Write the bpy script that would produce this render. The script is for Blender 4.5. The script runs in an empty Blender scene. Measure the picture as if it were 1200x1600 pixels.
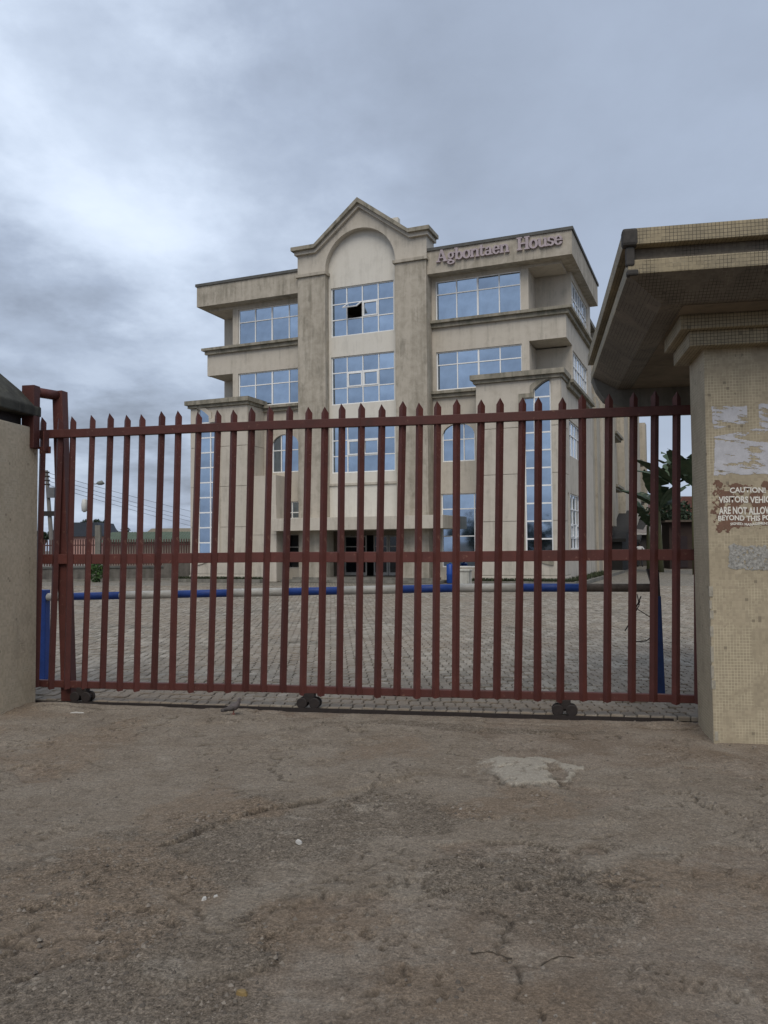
import bpy, bmesh, math, random
import numpy as np
from mathutils import Vector, Matrix, Euler
random.seed(7)
S = bpy.context.scene
COL = S.collection
R = math.radians

# ------------------------------------------------------------------ camera
CAM_H, FPX = 1.55, 1265.0
PITCH, ROLL = math.atan(55 / FPX), 0.0085
cam = bpy.data.cameras.new('camera'); camo = bpy.data.objects.new('camera', cam); COL.objects.link(camo)
F = Vector((0, math.cos(PITCH), math.sin(PITCH))); U = Vector((0, -math.sin(PITCH), math.cos(PITCH))); RT = Vector((1, 0, 0))
R2 = RT * math.cos(ROLL) - U * math.sin(ROLL); U2 = U * math.cos(ROLL) + RT * math.sin(ROLL)
mw = Matrix((R2, U2, -F)).transposed().to_4x4(); mw.translation = (0, 0, CAM_H)
camo.matrix_world = mw
cam.sensor_fit = 'VERTICAL'; cam.sensor_height = 36; cam.sensor_width = 36; cam.lens = FPX / 1600 * 36
cam.clip_start = .05; cam.clip_end = 3000
S.camera = camo
S.render.resolution_x, S.render.resolution_y = 768, 1024

def ray(px, py): return F + R2 * ((px - 600) / FPX) + U2 * ((800 - py) / FPX)
def at_depth(px, py, Y):
    d = ray(px, py); return Vector((0, 0, CAM_H)) + d * (Y / d.y)
def on_ground(px, py, z=0.0):
    d = ray(px, py); return Vector((0, 0, CAM_H)) + d * ((z - CAM_H) / d.z)
def project(p):
    d = Vector(p) - Vector((0, 0, CAM_H)); w = d.dot(F)
    return 600 + FPX * d.dot(R2) / w, 800 - FPX * d.dot(U2) / w

# ------------------------------------------------------------------ view, sun, sky
S.view_settings.view_transform = 'Standard'; S.view_settings.look = 'None'
S.view_settings.exposure = 0.35; S.view_settings.gamma = 1.0; S.view_settings.use_curve_mapping = False
SUN_EL, SUN_AZ = R(50), R(184)          # azimuth clockwise from +Y: behind the camera
sl = bpy.data.lights.new('sun', 'SUN'); sl.energy = 1.35; sl.angle = R(40); sl.color = (1.0, .93, .82)
slo = bpy.data.objects.new('sun', sl); COL.objects.link(slo)
sd = Vector((math.sin(SUN_AZ) * math.cos(SUN_EL), math.cos(SUN_AZ) * math.cos(SUN_EL), math.sin(SUN_EL)))
slo.rotation_euler = sd.to_track_quat('Z', 'Y').to_euler()

W = bpy.data.worlds.new('World'); S.world = W; W.use_nodes = True
class NT:
    """small helper for node trees"""
    def __init__(s, t): s.t = t; s.n = t.nodes; s.l = t.links
    def add(s, typ, **k):
        n = s.n.new(typ)
        for a, v in k.items(): setattr(n, a, v)
        return n
    def put(s, sock, v):
        if hasattr(v, 'is_output') or isinstance(v, bpy.types.NodeSocket): s.l.new(v, sock)
        elif v is not None:
            if isinstance(v, (tuple, list)) and sock.type == 'RGBA' and len(v) == 3: v = (*v, 1)
            sock.default_value = v
    def math(s, op, a, b=None, c=None, clamp=False):
        n = s.add('ShaderNodeMath', operation=op, use_clamp=clamp)
        s.put(n.inputs[0], a)
        if b is not None: s.put(n.inputs[1], b)
        if c is not None: s.put(n.inputs[2], c)
        return n.outputs[0]
    def vmath(s, op, a, b=None, out=0):
        n = s.add('ShaderNodeVectorMath', operation=op); s.put(n.inputs[0], a)
        if b is not None: s.put(n.inputs[1], b)
        return n.outputs[out]
    def noise(s, vec, scale, detail=5, rough=.55, dist=0.0, out=0):
        n = s.add('ShaderNodeTexNoise'); s.put(n.inputs['Vector'], vec)
        n.inputs['Scale'].default_value = scale; n.inputs['Detail'].default_value = detail
        n.inputs['Roughness'].default_value = rough; n.inputs['Distortion'].default_value = dist
        return n.outputs[out]
    def ramp(s, f, a, b, lo=0.0, hi=1.0, smooth=False):
        n = s.add('ShaderNodeMapRange', clamp=True)
        if smooth: n.interpolation_type = 'SMOOTHSTEP'
        s.put(n.inputs[0], f)
        for i, v in enumerate((a, b, lo, hi)): n.inputs[1 + i].default_value = v
        return n.outputs[0]
    def mix(s, f, a, b, mode='MIX'):
        n = s.add('ShaderNodeMix', data_type='RGBA', blend_type=mode)
        s.put(n.inputs[0], f); s.put(n.inputs[6], a); s.put(n.inputs[7], b)
        return n.outputs[2]
    def scalev(s, vec, sc):
        n = s.add('ShaderNodeMapping'); s.put(n.inputs[0], vec); n.inputs[3].default_value = sc
        return n.outputs[0]

w = NT(W.node_tree); w.n.clear()
bg = w.add('ShaderNodeBackground'); wo = w.add('ShaderNodeOutputWorld')
sky = w.add('ShaderNodeTexSky', sky_type='NISHITA'); sky.sun_disc = False
sky.sun_elevation = SUN_EL; sky.sun_rotation = SUN_AZ; sky.air_density = 1.5; sky.dust_density = 3.0
tc = w.add('ShaderNodeTexCoord'); dirv = w.vmath('NORMALIZE', tc.outputs['Generated'])
sep = w.add('ShaderNodeSeparateXYZ'); w.put(sep.inputs[0], dirv)
zz = w.math('ADD', w.math('ABSOLUTE', sep.outputs[2]), .22)
cmb = w.add('ShaderNodeCombineXYZ')
w.put(cmb.inputs[0], w.math('DIVIDE', sep.outputs[0], zz)); w.put(cmb.inputs[1], w.math('DIVIDE', sep.outputs[1], zz)); cmb.inputs[2].default_value = 3.7
pl = cmb.outputs[0]
nb = w.noise(pl, .62, 7, .52, .6)                     # big cloud banks
nm = w.noise(w.scalev(pl, (1, 1, 1)), 2.1, 8, .55, .3)
nf = w.noise(w.scalev(pl, (1, .7, 1)), 5.5, 6, .55, .2)
nmix = w.math('ADD', w.math('MULTIPLY', nm, .65), w.math('MULTIPLY', nf, .35))
def blob(px, py, inner, outer):                       # an uneven patch of thinner or thicker cloud round a direction
    d = ray(px, py).normalized()
    wob = w.vmath('ADD', dirv, w.vmath('MULTIPLY', w.vmath('SUBTRACT', w.noise(pl, 1.7, 6, .6, 0, 1), (.5, .5, .5)), (.36, .36, .36)))
    dist = w.vmath('DISTANCE', wob, tuple(d), out=1)
    return w.ramp(dist, inner, outer, 1, 0, True)
lft = w.ramp(sep.outputs[0], .16, -.22, 0, 1, True)      # broken cloud to the left, an even sheet to the right
pf = w.noise(w.scalev(pl, (1, .8, 1)), 2.7, 12, .58, .12)
puff = w.math('SUBTRACT', w.ramp(pf, .36, .64, 0, 1, True), .5)
pf2 = w.noise(w.vmath('ADD', pl, (4.3, 1.7, 0)), 7.5, 10, .60, .1)
puff = w.math('ADD', puff, w.math('MULTIPLY', w.math('SUBTRACT', pf2, .5), .9))
b = w.math('ADD', .40, w.math('MULTIPLY', puff, w.math('ADD', .04, w.math('MULTIPLY', lft, .125))))
b = w.math('ADD', b, w.math('MULTIPLY', w.math('SUBTRACT', nmix, .5), .16))
b = w.math('ADD', b, w.math('MULTIPLY', w.math('SUBTRACT', nb, .5), .18))
for px, py, i, o, amt in ((10, 190, .0, .27, .20), (180, 270, .0, .22, .08), (360, 350, .0, .26, .16), (230, 470, 0, .14, .08),
                          (0, 450, .0, .17, -.17), (130, 560, 0, .15, -.05), (60, 690, 0, .2, .02),
                          (900, 250, .05, .5, -.05), (230, 725, 0, .10, -.20), (560, 60, 0, .3, -.06)):
    b = w.math('ADD', b, w.math('MULTIPLY', blob(px, py, i, o), amt))
cr = w.add('ShaderNodeValToRGB'); w.put(cr.inputs[0], b)
e = cr.color_ramp.elements
e[0].position = 0.0; e[0].color = (.150, .175, .230, 1)
e[1].position = 1.0; e[1].color = (.80, .87, 1.0, 1)
for p_, c_ in ((.18, (.225, .262, .335)), (.38, (.345, .405, .515)), (.60, (.535, .615, .745)), (.80, (.70, .785, .92))):
    k = e.new(p_); k.color = (*c_, 1)
clouds = w.vmath('MULTIPLY', cr.outputs[0], (10.0, 10.0, 10.0))
skyc = w.mix(.93, sky.outputs[0], clouds)
w.put(bg.inputs[0], skyc); bg.inputs[1].default_value = 0.1
w.l.new(bg.outputs[0], wo.inputs[0])

# ------------------------------------------------------------------ mesh helpers
class MB:
    def __init__(s): s.v = []; s.f = []
    def box(s, x0, x1, y0, y1, z0, z1):
        b = len(s.v)
        s.v += [(x0, y0, z0), (x1, y0, z0), (x1, y1, z0), (x0, y1, z0), (x0, y0, z1), (x1, y0, z1), (x1, y1, z1), (x0, y1, z1)]
        s.f += [tuple(b + i for i in q) for q in ((0, 3, 2, 1), (4, 5, 6, 7), (0, 1, 5, 4), (1, 2, 6, 5), (2, 3, 7, 6), (3, 0, 4, 7))]
        return s
    def prism(s, poly, a0, a1, axis='y'):
        b = len(s.v); n = len(poly)
        for a in (a0, a1):
            for p, q in poly:
                s.v.append({'y': (p, a, q), 'x': (a, p, q), 'z': (p, q, a)}[axis])
        s.f.append(tuple(range(b, b + n))); s.f.append(tuple(range(b + 2 * n - 1, b + n - 1, -1)))
        for i in range(n):
            j = (i + 1) % n; s.f.append((b + i, b + n + i, b + n + j, b + j))
        return s
    def tube(s, pts, rad, n=10, squash=1.0, cap=True):
        pts = [Vector(p) for p in pts]
        if not isinstance(rad, (list, tuple)): rad = [rad] * len(pts)
        b = len(s.v); ref = None
        for i, p in enumerate(pts):
            t = (pts[min(i + 1, len(pts) - 1)] - pts[max(i - 1, 0)]).normalized()
            if ref is None: ref = Vector((0, 0, 1)) if abs(t.z) < .9 else Vector((1, 0, 0))
            u = (ref - t * ref.dot(t)).normalized(); v = t.cross(u); ref = u
            for k in range(n):
                a = 2 * math.pi * k / n
                s.v.append(tuple(p + (u * math.cos(a) + v * math.sin(a) * squash) * rad[i]))
        for i in range(len(pts) - 1):
            for k in range(n):
                k2 = (k + 1) % n; s.f.append((b + i * n + k, b + i * n + k2, b + (i + 1) * n + k2, b + (i + 1) * n + k))
        if cap:
            s.f.append(tuple(range(b + n - 1, b - 1, -1))); m = b + (len(pts) - 1) * n; s.f.append(tuple(range(m, m + n)))
        return s
    def cyl(s, p0, p1, r, n=14): return s.tube([p0, p1], r, n)
    def quad(s, *p): b = len(s.v); s.v += [tuple(q) for q in p]; s.f.append(tuple(range(b, b + len(p)))); return s
    def wall(s, x0, x1, z0, z1, y0, y1, holes, side=False):
        """a wall with rectangular openings (x0,x1,z0,z1); side=True runs along y at x=y0..y1"""
        zs = sorted({z0, z1, *[min(max(v, z0), z1) for h in holes for v in h[2:]]})
        for a, c in zip(zs, zs[1:]):
            if c - a < 1e-5: continue
            m = (a + c) / 2
            hs = sorted((max(h[0], x0), min(h[1], x1)) for h in holes if h[2] < m < h[3] and h[1] > x0 and h[0] < x1)
            cur = x0
            for h0, h1 in hs + [(x1, x1)]:
                if h0 > cur + 1e-5:
                    if side: s.box(y0, y1, cur, h0, a, c)
                    else: s.box(cur, h0, y0, y1, a, c)
                cur = max(cur, h1)
        return s
    def mesh(s, name, mat=None, smooth=False):
        me = bpy.data.meshes.new(name); me.from_pydata(s.v, [], s.f)
        bm = bmesh.new(); bm.from_mesh(me); bmesh.ops.recalc_face_normals(bm, faces=bm.faces); bm.to_mesh(me); bm.free()
        if smooth: me.polygons.foreach_set('use_smooth', [True] * len(me.polygons))
        if mat: me.materials.append(mat)
        return me
    def build(s, name, mat, parent=None, smooth=False, bevel=0, loc=None, rot=None):
        return link(name, s.mesh(name, mat, smooth), parent, loc, rot, bevel)
def link(name, me, parent=None, loc=None, rot=None, bevel=0):
    o = bpy.data.objects.new(name, me); COL.objects.link(o)
    if parent: o.parent = parent
    if loc: o.location = loc
    if rot: o.rotation_euler = rot
    if bevel:
        m = o.modifiers.new('bevel', 'BEVEL'); m.width = bevel; m.segments = 2; m.limit_method = 'ANGLE'; m.angle_limit = R(40)
    return o
def thing(name, label, cat, loc=(0, 0, 0), rz=0.0, group=None):
    o = bpy.data.objects.new(name, None); COL.objects.link(o); o.empty_display_size = .2
    o.location = loc; o.rotation_euler = (0, 0, rz); return tag(o, label, cat, group)
def tag(o, label, cat, group=None):
    o['label'] = label; o['category'] = cat
    if group: o['group'] = group
    return o
def struct(o): o['kind'] = 'structure'; return o
def stuff(o): o['kind'] = 'stuff'; return o

# ------------------------------------------------------------------ materials
def new_mat(name):
    m = bpy.data.materials.new(name); m.use_nodes = True
    t = NT(m.node_tree); p = t.n['Principled BSDF']; return m, t, p
def coords(t): return t.add('ShaderNodeTexCoord').outputs['Object']
def bump(t, p, h, strength=.3, dist=.01):
    b = t.add('ShaderNodeBump'); b.inputs['Strength'].default_value = strength; b.inputs['Distance'].default_value = dist
    t.put(b.inputs['Height'], h); t.l.new(b.outputs[0], p.inputs['Normal'])
def simple(name, col, rough=.7, var=.18, scale=6.0, bmp=.15, metallic=0.0, spec=.4, rnd=0.0):
    m, t, p = new_mat(name); v = coords(t)
    n1 = t.noise(v, scale, 6, .6); n2 = t.noise(v, scale * 9, 4, .6)
    k = t.math('ADD', t.math('MULTIPLY', n1, .65), t.math('MULTIPLY', n2, .35))
    f = t.ramp(k, .3, .7, 1 - var, 1 + var)
    if rnd:
        f = t.math('MULTIPLY', f, t.ramp(t.add('ShaderNodeObjectInfo').outputs['Random'], 0, 1, 1 - rnd, 1 + rnd))
    cs = t.vmath('SCALE', (*col,)); sc = cs.node; t.put(sc.inputs['Scale'], f)
    t.put(p.inputs['Base Color'], cs); p.inputs['Roughness'].default_value = rough
    p.inputs['Metallic'].default_value = metallic; p.inputs['Specular IOR Level'].default_value = spec
    if bmp: bump(t, p, k, bmp, .006)
    return m

def plaster(name, base, dark, amount, mould=.25):
    m, t, p = new_mat(name); v = coords(t)
    big = t.noise(v, .55, 6, .6, .4)
    streak = t.noise(t.scalev(v, (3.2, 3.2, .22)), 1.0, 7, .62, .2)
    blot = t.noise(v, 2.6, 9, .68, .5)
    fine = t.noise(v, 26, 4, .6)
    k = t.math('ADD', t.math('MULTIPLY', streak, .45), t.math('MULTIPLY', blot, .40)); k = t.math('ADD', k, t.math('MULTIPLY', big, .15))
    f = t.ramp(k, .50 - .13 * amount, .66, 0, min(1, .35 + .6 * amount), True)
    c = t.mix(f, base, dark)
    mo = t.ramp(t.math('MULTIPLY', t.noise(v, 1.1, 8, .7), t.noise(t.scalev(v, (6, 6, .6)), 1, 5, .6)), .27, .36, 0, mould, True)
    c = t.mix(mo, c, (.115, .110, .085))
    c = t.mix(t.ramp(fine, .25, .75, 0, .22), c, tuple(x * .72 for x in base))
    t.put(p.inputs['Base Color'], c); p.inputs['Roughness'].default_value = .93; p.inputs['Specular IOR Level'].default_value = .2
    bump(t, p, t.math('ADD', fine, t.math('MULTIPLY', blot, 2.0)), .25, .012)
    return m
PLASTER = plaster('cream_plaster', (.545, .495, .420), (.37, .33, .268), .45, .22)
WEATHER = plaster('weathered_plaster', (.49, .44, .365), (.255, .225, .175), .92, .35)
PALE = plaster('pale_plaster', (.68, .645, .575), (.52, .485, .42), .30, .10)
LEDGE = plaster('mossy_ledge', (.36, .325, .26), (.12, .115, .09), 1.0, .6)
COPING = simple('dark_coping', (.10, .098, .09), .85, .35, 3)
CONCRETE = plaster('old_concrete', (.24, .225, .195), (.10, .095, .08), 1.0, .6)
REARWALL = plaster('rear_wall', (.47, .42, .34), (.30, .27, .215), .7, .3)

def glass_mat(name, tint, rough=.04):
    m, t, p = new_mat(name); v = coords(t)
    d = t.math('MULTIPLY', t.ramp(t.noise(v, 1.8, 5, .6), .35, .7, 1.0, .80), t.ramp(t.add('ShaderNodeObjectInfo').outputs['Random'], 0, 1, .82, 1.12))
    cs = t.vmath('SCALE', tint); t.put(cs.node.inputs['Scale'], d)
    t.put(p.inputs['Base Color'], cs); p.inputs['Metallic'].default_value = 1; p.inputs['Roughness'].default_value = rough
    bump(t, p, t.noise(v, 1.3, 2, .4), .05, .02)
    return m
GLASS = glass_mat('reflective_blue_glass', (.41, .50, .61))
DGLASS = simple('dark_glass', (.012, .014, .018), .08, .2, 2, 0, 0, .6)
FRAME = simple('white_window_frame', (.80, .80, .79), .45, .10, 4, .05)
GREYFRAME = simple('grey_aluminium_frame', (.42, .40, .37), .45, .15, 4, .05)
DARK = simple('dark_interior', (.03, .028, .026), .9, .2, 2, 0)
BROWNWALL = plaster('brown_porch_wall', (.32, .27, .21), (.2, .165, .12), .6, .2)

def gate_paint():
    m, t, p = new_mat('oxide_red_paint'); v = coords(t)
    n = t.noise(v, 5, 7, .65); n2 = t.noise(v, 60, 3, .6); n3 = t.noise(t.scalev(v, (14, 14, 1.3)), 1, 5, .6)
    rnd = t.add('ShaderNodeObjectInfo').outputs['Random']
    c = t.mix(t.ramp(n, .32, .7), (.104, .031, .024), (.068, .023, .018))
    c = t.mix(t.ramp(n3, .55, .75, 0, .5), c, (.112, .042, .036))
    c = t.mix(t.ramp(t.math('ADD', n, t.math('MULTIPLY', n2, .35)), .83, .95, 0, .7), c, (.055, .035, .028))
    n5 = t.noise(t.vmath('ADD', v, (9.0, 5.0, 3.0)), 22, 8, .75, .6)
    c = t.mix(t.ramp(n5, .60, .66, 0, .8), c, (.21, .115, .08)); c = t.mix(t.ramp(n5, .38, .32, 0, .7), c, (.045, .022, .018))
    cs = t.vmath('SCALE', c); t.put(cs.node.inputs['Scale'], t.ramp(rnd, 0, 1, .80, 1.20))
    t.put(p.inputs['Base Color'], cs); p.inputs['Roughness'].default_value = .55; p.inputs['Specular IOR Level'].default_value = .35
    bump(t, p, t.math('ADD', n2, t.math('MULTIPLY', n, 1.5)), .18, .003)
    return m
RED = gate_paint()
REDFENCE = simple('faded_red_paint', (.072, .030, .026), .7, .3, 5, .1, rnd=.2)
IRON = simple('dark_rusty_iron', (.022, .016, .014), .7, .4, 20, .4)
BLUE = simple('blue_paint', (.018, .055, .24), .5, .3, 7, .15)
WHITE = simple('chipped_white_paint', (.47, .45, .40), .6, .22, 12, .2)
RUST = simple('rusty_pole', (.09, .07, .055), .85, .5, 14, .4)

def mosaic(name, tile, tile2, grout_light, grout_dark, light_amt, dark_amt, size=.0235, grime=.3):
    m, t, p = new_mat(name); v = coords(t)
    vt = t.add('ShaderNodeVectorTransform', vector_type='NORMAL', convert_from='WORLD', convert_to='OBJECT')
    t.put(vt.inputs[0], t.add('ShaderNodeNewGeometry').outputs['True Normal'])
    nx = t.add('ShaderNodeSeparateXYZ'); t.put(nx.inputs[0], t.vmath('ABSOLUTE', vt.outputs[0]))
    wv = t.vmath('ADD', v, t.vmath('MULTIPLY', t.vmath('SUBTRACT', t.noise(v, 3.0, 2, .5, 0, 1), (.5, .5, .5)), (.010, .010, .010)))
    cell = t.vmath('DIVIDE', wv, (size,) * 3); sx = t.add('ShaderNodeSeparateXYZ'); t.put(sx.inputs[0], cell)
    line = None
    for i in range(3):
        fr = t.math('FRACT', sx.outputs[i]); l = t.math('LESS_THAN', fr, .12)
        l = t.math('MULTIPLY', l, t.math('LESS_THAN', nx.outputs[i], .6))
        line = l if line is None else t.math('MAXIMUM', line, l)
    wn = t.add('ShaderNodeTexWhiteNoise'); t.put(wn.inputs[0], t.vmath('ADD', t.vmath('FLOOR', cell), (.5, .5, .5)))
    big = t.noise(v, 1.6, 6, .6); patch = t.noise(v, 4.5, 5, .65, .6); patch2 = t.noise(t.vmath('ADD', v, (7.1, 3.3, 5.7)), 3.1, 6, .65, .5)
    sheet = t.noise(t.vmath('ADD', t.vmath('FLOOR', t.vmath('DIVIDE', wv, (.30, .30, .30))), (.37, .41, .39)), 9.7, 0)
    c = t.mix(t.ramp(big, .35, .65), tile, tile2)
    cs = t.vmath('SCALE', c); t.put(cs.node.inputs['Scale'], t.ramp(wn.outputs[0], 0, 1, .90, 1.10)); c = cs
    la = t.ramp(t.math('ADD', patch, t.math('MULTIPLY', sheet, .35)), .76 - .3 * light_amt, .90 - .3 * light_amt, 0, 1.0)
    da = t.ramp(patch2, .68 - .35 * dark_amt, .78 - .35 * dark_amt, 0, .9)
    c = t.mix(t.math('MULTIPLY', line, la), c, grout_light)
    c = t.mix(t.math('MULTIPLY', line, da), c, grout_dark)
    c = t.mix(t.math('MULTIPLY', t.math('GREATER_THAN', wn.outputs[0], .994), .5), c, grout_dark)
    gr = t.ramp(t.noise(t.scalev(v, (2.5, 2.5, .9)), 1.0, 8, .66, .4), .48, .75, 0, grime, True)
    c = t.mix(gr, c, tuple(x * .3 for x in tile))
    t.put(p.inputs['Base Color'], c); p.inputs['Roughness'].default_value = .62; p.inputs['Specular IOR Level'].default_value = .3
    bump(t, p, t.math('SUBTRACT', t.math('MULTIPLY', wn.outputs[0], .3), line), .35, .002)
    return m
MOSAIC = mosaic('tan_mosaic_tiles', (.40, .335, .235), (.345, .29, .20), (.56, .49, .34), (.05, .04, .028), .55, .10)
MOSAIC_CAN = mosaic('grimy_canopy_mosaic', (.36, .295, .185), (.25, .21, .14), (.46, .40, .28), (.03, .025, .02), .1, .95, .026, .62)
MOSAIC_SOF = mosaic('dark_soffit_mosaic', (.185, .155, .118), (.13, .11, .085), (.24, .2, .15), (.022, .018, .014), .3, .8, .026, .55)  # darker tile tone for the soffit and the recessed course
MOSAIC_L = mosaic('pale_left_mosaic', (.50, .42, .305), (.43, .36, .255), (.52, .46, .35), (.09, .075, .055), .35, .22, .0235, .3)
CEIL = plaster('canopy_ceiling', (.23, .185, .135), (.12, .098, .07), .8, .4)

# ------------------------------------------------------------------ numeric noise (for real relief of the ground)
def vnoise(x, y, seed):
    rs = np.random.RandomState(seed); tab = rs.rand(256, 256)
    xi = np.floor(x).astype(int); yi = np.floor(y).astype(int); fx = x - xi; fy = y - yi
    fx = fx * fx * (3 - 2 * fx); fy = fy * fy * (3 - 2 * fy)
    g = lambda a, c: tab[a % 256, c % 256]
    return (g(xi, yi) * (1 - fx) + g(xi + 1, yi) * fx) * (1 - fy) + (g(xi, yi + 1) * (1 - fx) + g(xi + 1, yi + 1) * fx) * fy
def fbm(x, y, seed, octs=5, gain=.5):
    s = 0; a = 1; tot = 0
    for o in range(octs):
        s = s + a * vnoise(x * 2 ** o + 31.7 * o, y * 2 ** o + 17.3 * o, seed + o); tot += a; a *= gain
    return s / tot
def sstep(v, a, b):
    u = np.clip((v - a) / (b - a), 0, 1); return u * u * (3 - 2 * u)

# ================================================================== SETTING: ground
def ground_sheet():
    m = simple('dull_earth', (.13, .11, .088), .95, .3, .6, .2)
    struct(MB().quad((-700, -300, -.05), (700, -300, -.05), (700, 1200, -.05), (-700, 1200, -.05)).build('ground', m))
ground_sheet()

GO = on_ground(58, 1096); GA = R(10.5)                    # gate frame: x along the gate, y into the yard
GX = Vector((math.cos(GA), -math.sin(GA), 0)); GY = Vector((math.sin(GA), math.cos(GA), 0))
def g2w(x, y, z=0.0): return GO + GX * x + GY * y + Vector((0, 0, z))
def w2g(p): d = Vector(p) - GO; return d.dot(GX), d.dot(GY), d.z

def forecourt():
    nx, ny = 640, 470
    xs = np.linspace(-5.2, 5.2, nx); ys = np.linspace(1.6, 9.3, ny)
    X, Y = np.meshgrid(xs, ys)
    wx = X + .35 * (fbm(X * 1.1, Y * 1.1, 3) - .5); wy = Y + .35 * (fbm(X * 1.1, Y * 1.1, 9) - .5)
    slab = fbm(wx * .55 + 3, wy * .75, 21, 6, .52)              # where the cement skin is still sound
    sound = sstep(slab, .485, .505)
    def ell(cx, cy, rx, ry, a=0.0):
        dx, dy = wx - cx, wy - cy; c, s = math.cos(a), math.sin(a)
        return np.sqrt(((dx * c + dy * s) / rx) ** 2 + ((-dx * s + dy * c) / ry) ** 2)
    rag = 1.1 * (fbm(X * 4, Y * 4, 51, 6, .6) - .5)
    white = np.maximum(sstep(1 - ell(1.00, 5.58, .42, .34, -.5) + rag, 0, .12), sstep(1 - ell(.68, 5.60, .30, .2, .2) + rag, 0, .12))
    white = white * sstep(Y, 5.10, 5.14) * sstep(fbm(X * 7, Y * 7, 57, 5, .6), .36, .47) * (.40 + .60 * sstep(wx, .63, .88))
    crumb = np.maximum.reduce([sstep(1 - ell(-.7, 4.3, 1.5, .62, .45) + rag * 1.4, 0, .35), sstep(1 - ell(.75, 3.75, .55, .55, .2) + rag * 1.4, 0, .3),
                               sstep(1 - ell(-1.0, 3.0, .8, .5, 0) + rag * 1.6, 0, .5), sstep(1 - ell(.6, 7.0, 1.4, .16, -.15) + rag, 0, .4)])
    dust = np.maximum.reduce([sstep(1 - ell(.75, 4.85, .45, .42) + rag, 0, .6), sstep(1 - ell(.45, 2.8, .7, .45) + rag, 0, .6),
                              sstep(1 - ell(-.85, 4.75, .5, .2) + rag, 0, .5), sstep(1 - ell(-.2, 3.35, .5, .3) + rag, 0, .6), sstep(fbm(wx * .8, wy * .8, 77) , .55, .7) * .8])
    line1 = np.abs(wy - (4.5 + .92 * (wx + .9)) - .22 * (fbm(X * 3, Y * 3, 61) - .5)) + 10 * (wx < -1.15) + 10 * (wx > .0)
    ridge = np.abs(fbm(wx * 1.3, wy * 1.3, 33, 5) - .5)
    crack_shade = np.maximum(sstep(ridge, .007, .0) * sstep(fbm(X * 2.3, Y * 2.3, 44), .52, .60), sstep(line1, .018, .004) * sstep(fbm(X * 4.3, Y * 4.3, 46), .40, .52))
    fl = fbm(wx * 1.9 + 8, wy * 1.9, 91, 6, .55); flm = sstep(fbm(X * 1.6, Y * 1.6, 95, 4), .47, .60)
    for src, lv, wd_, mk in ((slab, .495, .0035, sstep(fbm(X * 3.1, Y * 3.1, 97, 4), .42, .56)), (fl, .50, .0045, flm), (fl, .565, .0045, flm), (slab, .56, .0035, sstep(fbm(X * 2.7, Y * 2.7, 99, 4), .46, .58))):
        crack_shade = np.maximum(crack_shade, .85 * sstep(np.abs(src - lv), wd_, wd_ * .2) * mk)  # painted shadow lines and dirt along slab and flake edges, added to the cracks
    crack_shade = np.maximum(crack_shade, sstep(np.abs(white - .35), .35, .05) * (white > .02) * sstep(Y, 5.62, 5.42))  # painted shadow along the near edge of the white patch
    gl = GO.y - (X - GO.x) * math.tan(GA)                        # the line of the gate track
    edge = np.abs(Y - (gl - .34 - .22 * (fbm(X * 2.2, Y * .3, 71) - .5)))
    crack_shade = np.maximum(crack_shade, sstep(edge, .020, .006) * sstep(fbm(X * 1.1, Y, 72), .40, .48))
    z = .028 * (fbm(X * .6, Y * .6, 5) - .5) + .010 * (fbm(X * 2.5, Y * 2.5, 6, 4) - .5)
    side = wy - (4.5 + .92 * (wx + .9)) - .22 * (fbm(X * 3, Y * 3, 61) - .5)
    step = sstep(side, -.004, .018) * sstep(wx, -1.35, -1.0) * sstep(wx, .35, .05) * sstep(side, 1.2, .4)
    z += .014 * sound + .024 * white - .018 * crack_shade + .022 * step + .010 * sstep(fl, .495, .505) * flm + .008 * sstep(fl, .56, .57) * flm
    rough = fbm(X * 28, Y * 28, 12, 3, .6) - .5
    z += rough * (.0030 + .009 * crumb * (1 - .6 * dust)) * (1 - .8 * white)
    z += .006 * (fbm(X * 11, Y * 11, 13, 3) - .5) * (1 - .6 * dust)
    z += .012 * sstep(Y, gl - .5, gl - .25) * sstep(fbm(X * 2, Y * 2, 15), .45, .6) * (Y < gl - .05)
    z = z * sstep(gl - Y, .05, .20) - .006 - .012 * sstep(gl - Y, .14, .07)
    z = z - .06 * (Y > gl + .02)
    # small hollow in front
    for cx, cy, r_, d_ in ((.93, 3.43, .10, .022), (.40, 3.15, .13, .014), (.62, 3.12, .12, .012)):
        z -= d_ * np.exp(-(((X - cx) / r_) ** 2 + ((Y - cy) / (r_ * .45)) ** 2))
    global ground_z
    def ground_z(x, y):
        ix = int(round((x + 5.2) / 10.4 * (nx - 1))); iy = int(round((y - 1.6) / 7.7 * (ny - 1))); return float(z[iy - 1:iy + 2, ix - 1:ix + 2].max())
    co = np.stack([X, Y, z], -1).reshape(-1, 3)
    idx = np.arange(nx * ny).reshape(ny, nx)
    fc = np.stack([idx[:-1, :-1], idx[:-1, 1:], idx[1:, 1:], idx[1:, :-1]], -1).reshape(-1, 4)
    me = bpy.data.meshes.new('forecourt'); me.vertices.add(len(co)); me.vertices.foreach_set('co', co.ravel())
    me.loops.add(fc.size); me.loops.foreach_set('vertex_index', fc.ravel().astype(np.int32))
    me.polygons.add(len(fc)); me.polygons.foreach_set('loop_start', np.arange(0, fc.size, 4, dtype=np.int32))
    me.update(calc_edges=True)
    me.polygons.foreach_set('use_smooth', np.ones(len(fc), bool))
    for nm_, arr in (('sound', sound), ('white', white), ('crumb', crumb), ('dust', dust), ('crack_shade', crack_shade)):
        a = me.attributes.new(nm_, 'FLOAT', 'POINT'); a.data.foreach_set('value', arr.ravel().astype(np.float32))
    m, t, p = new_mat('dusty_broken_cement'); v = coords(t)
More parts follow.
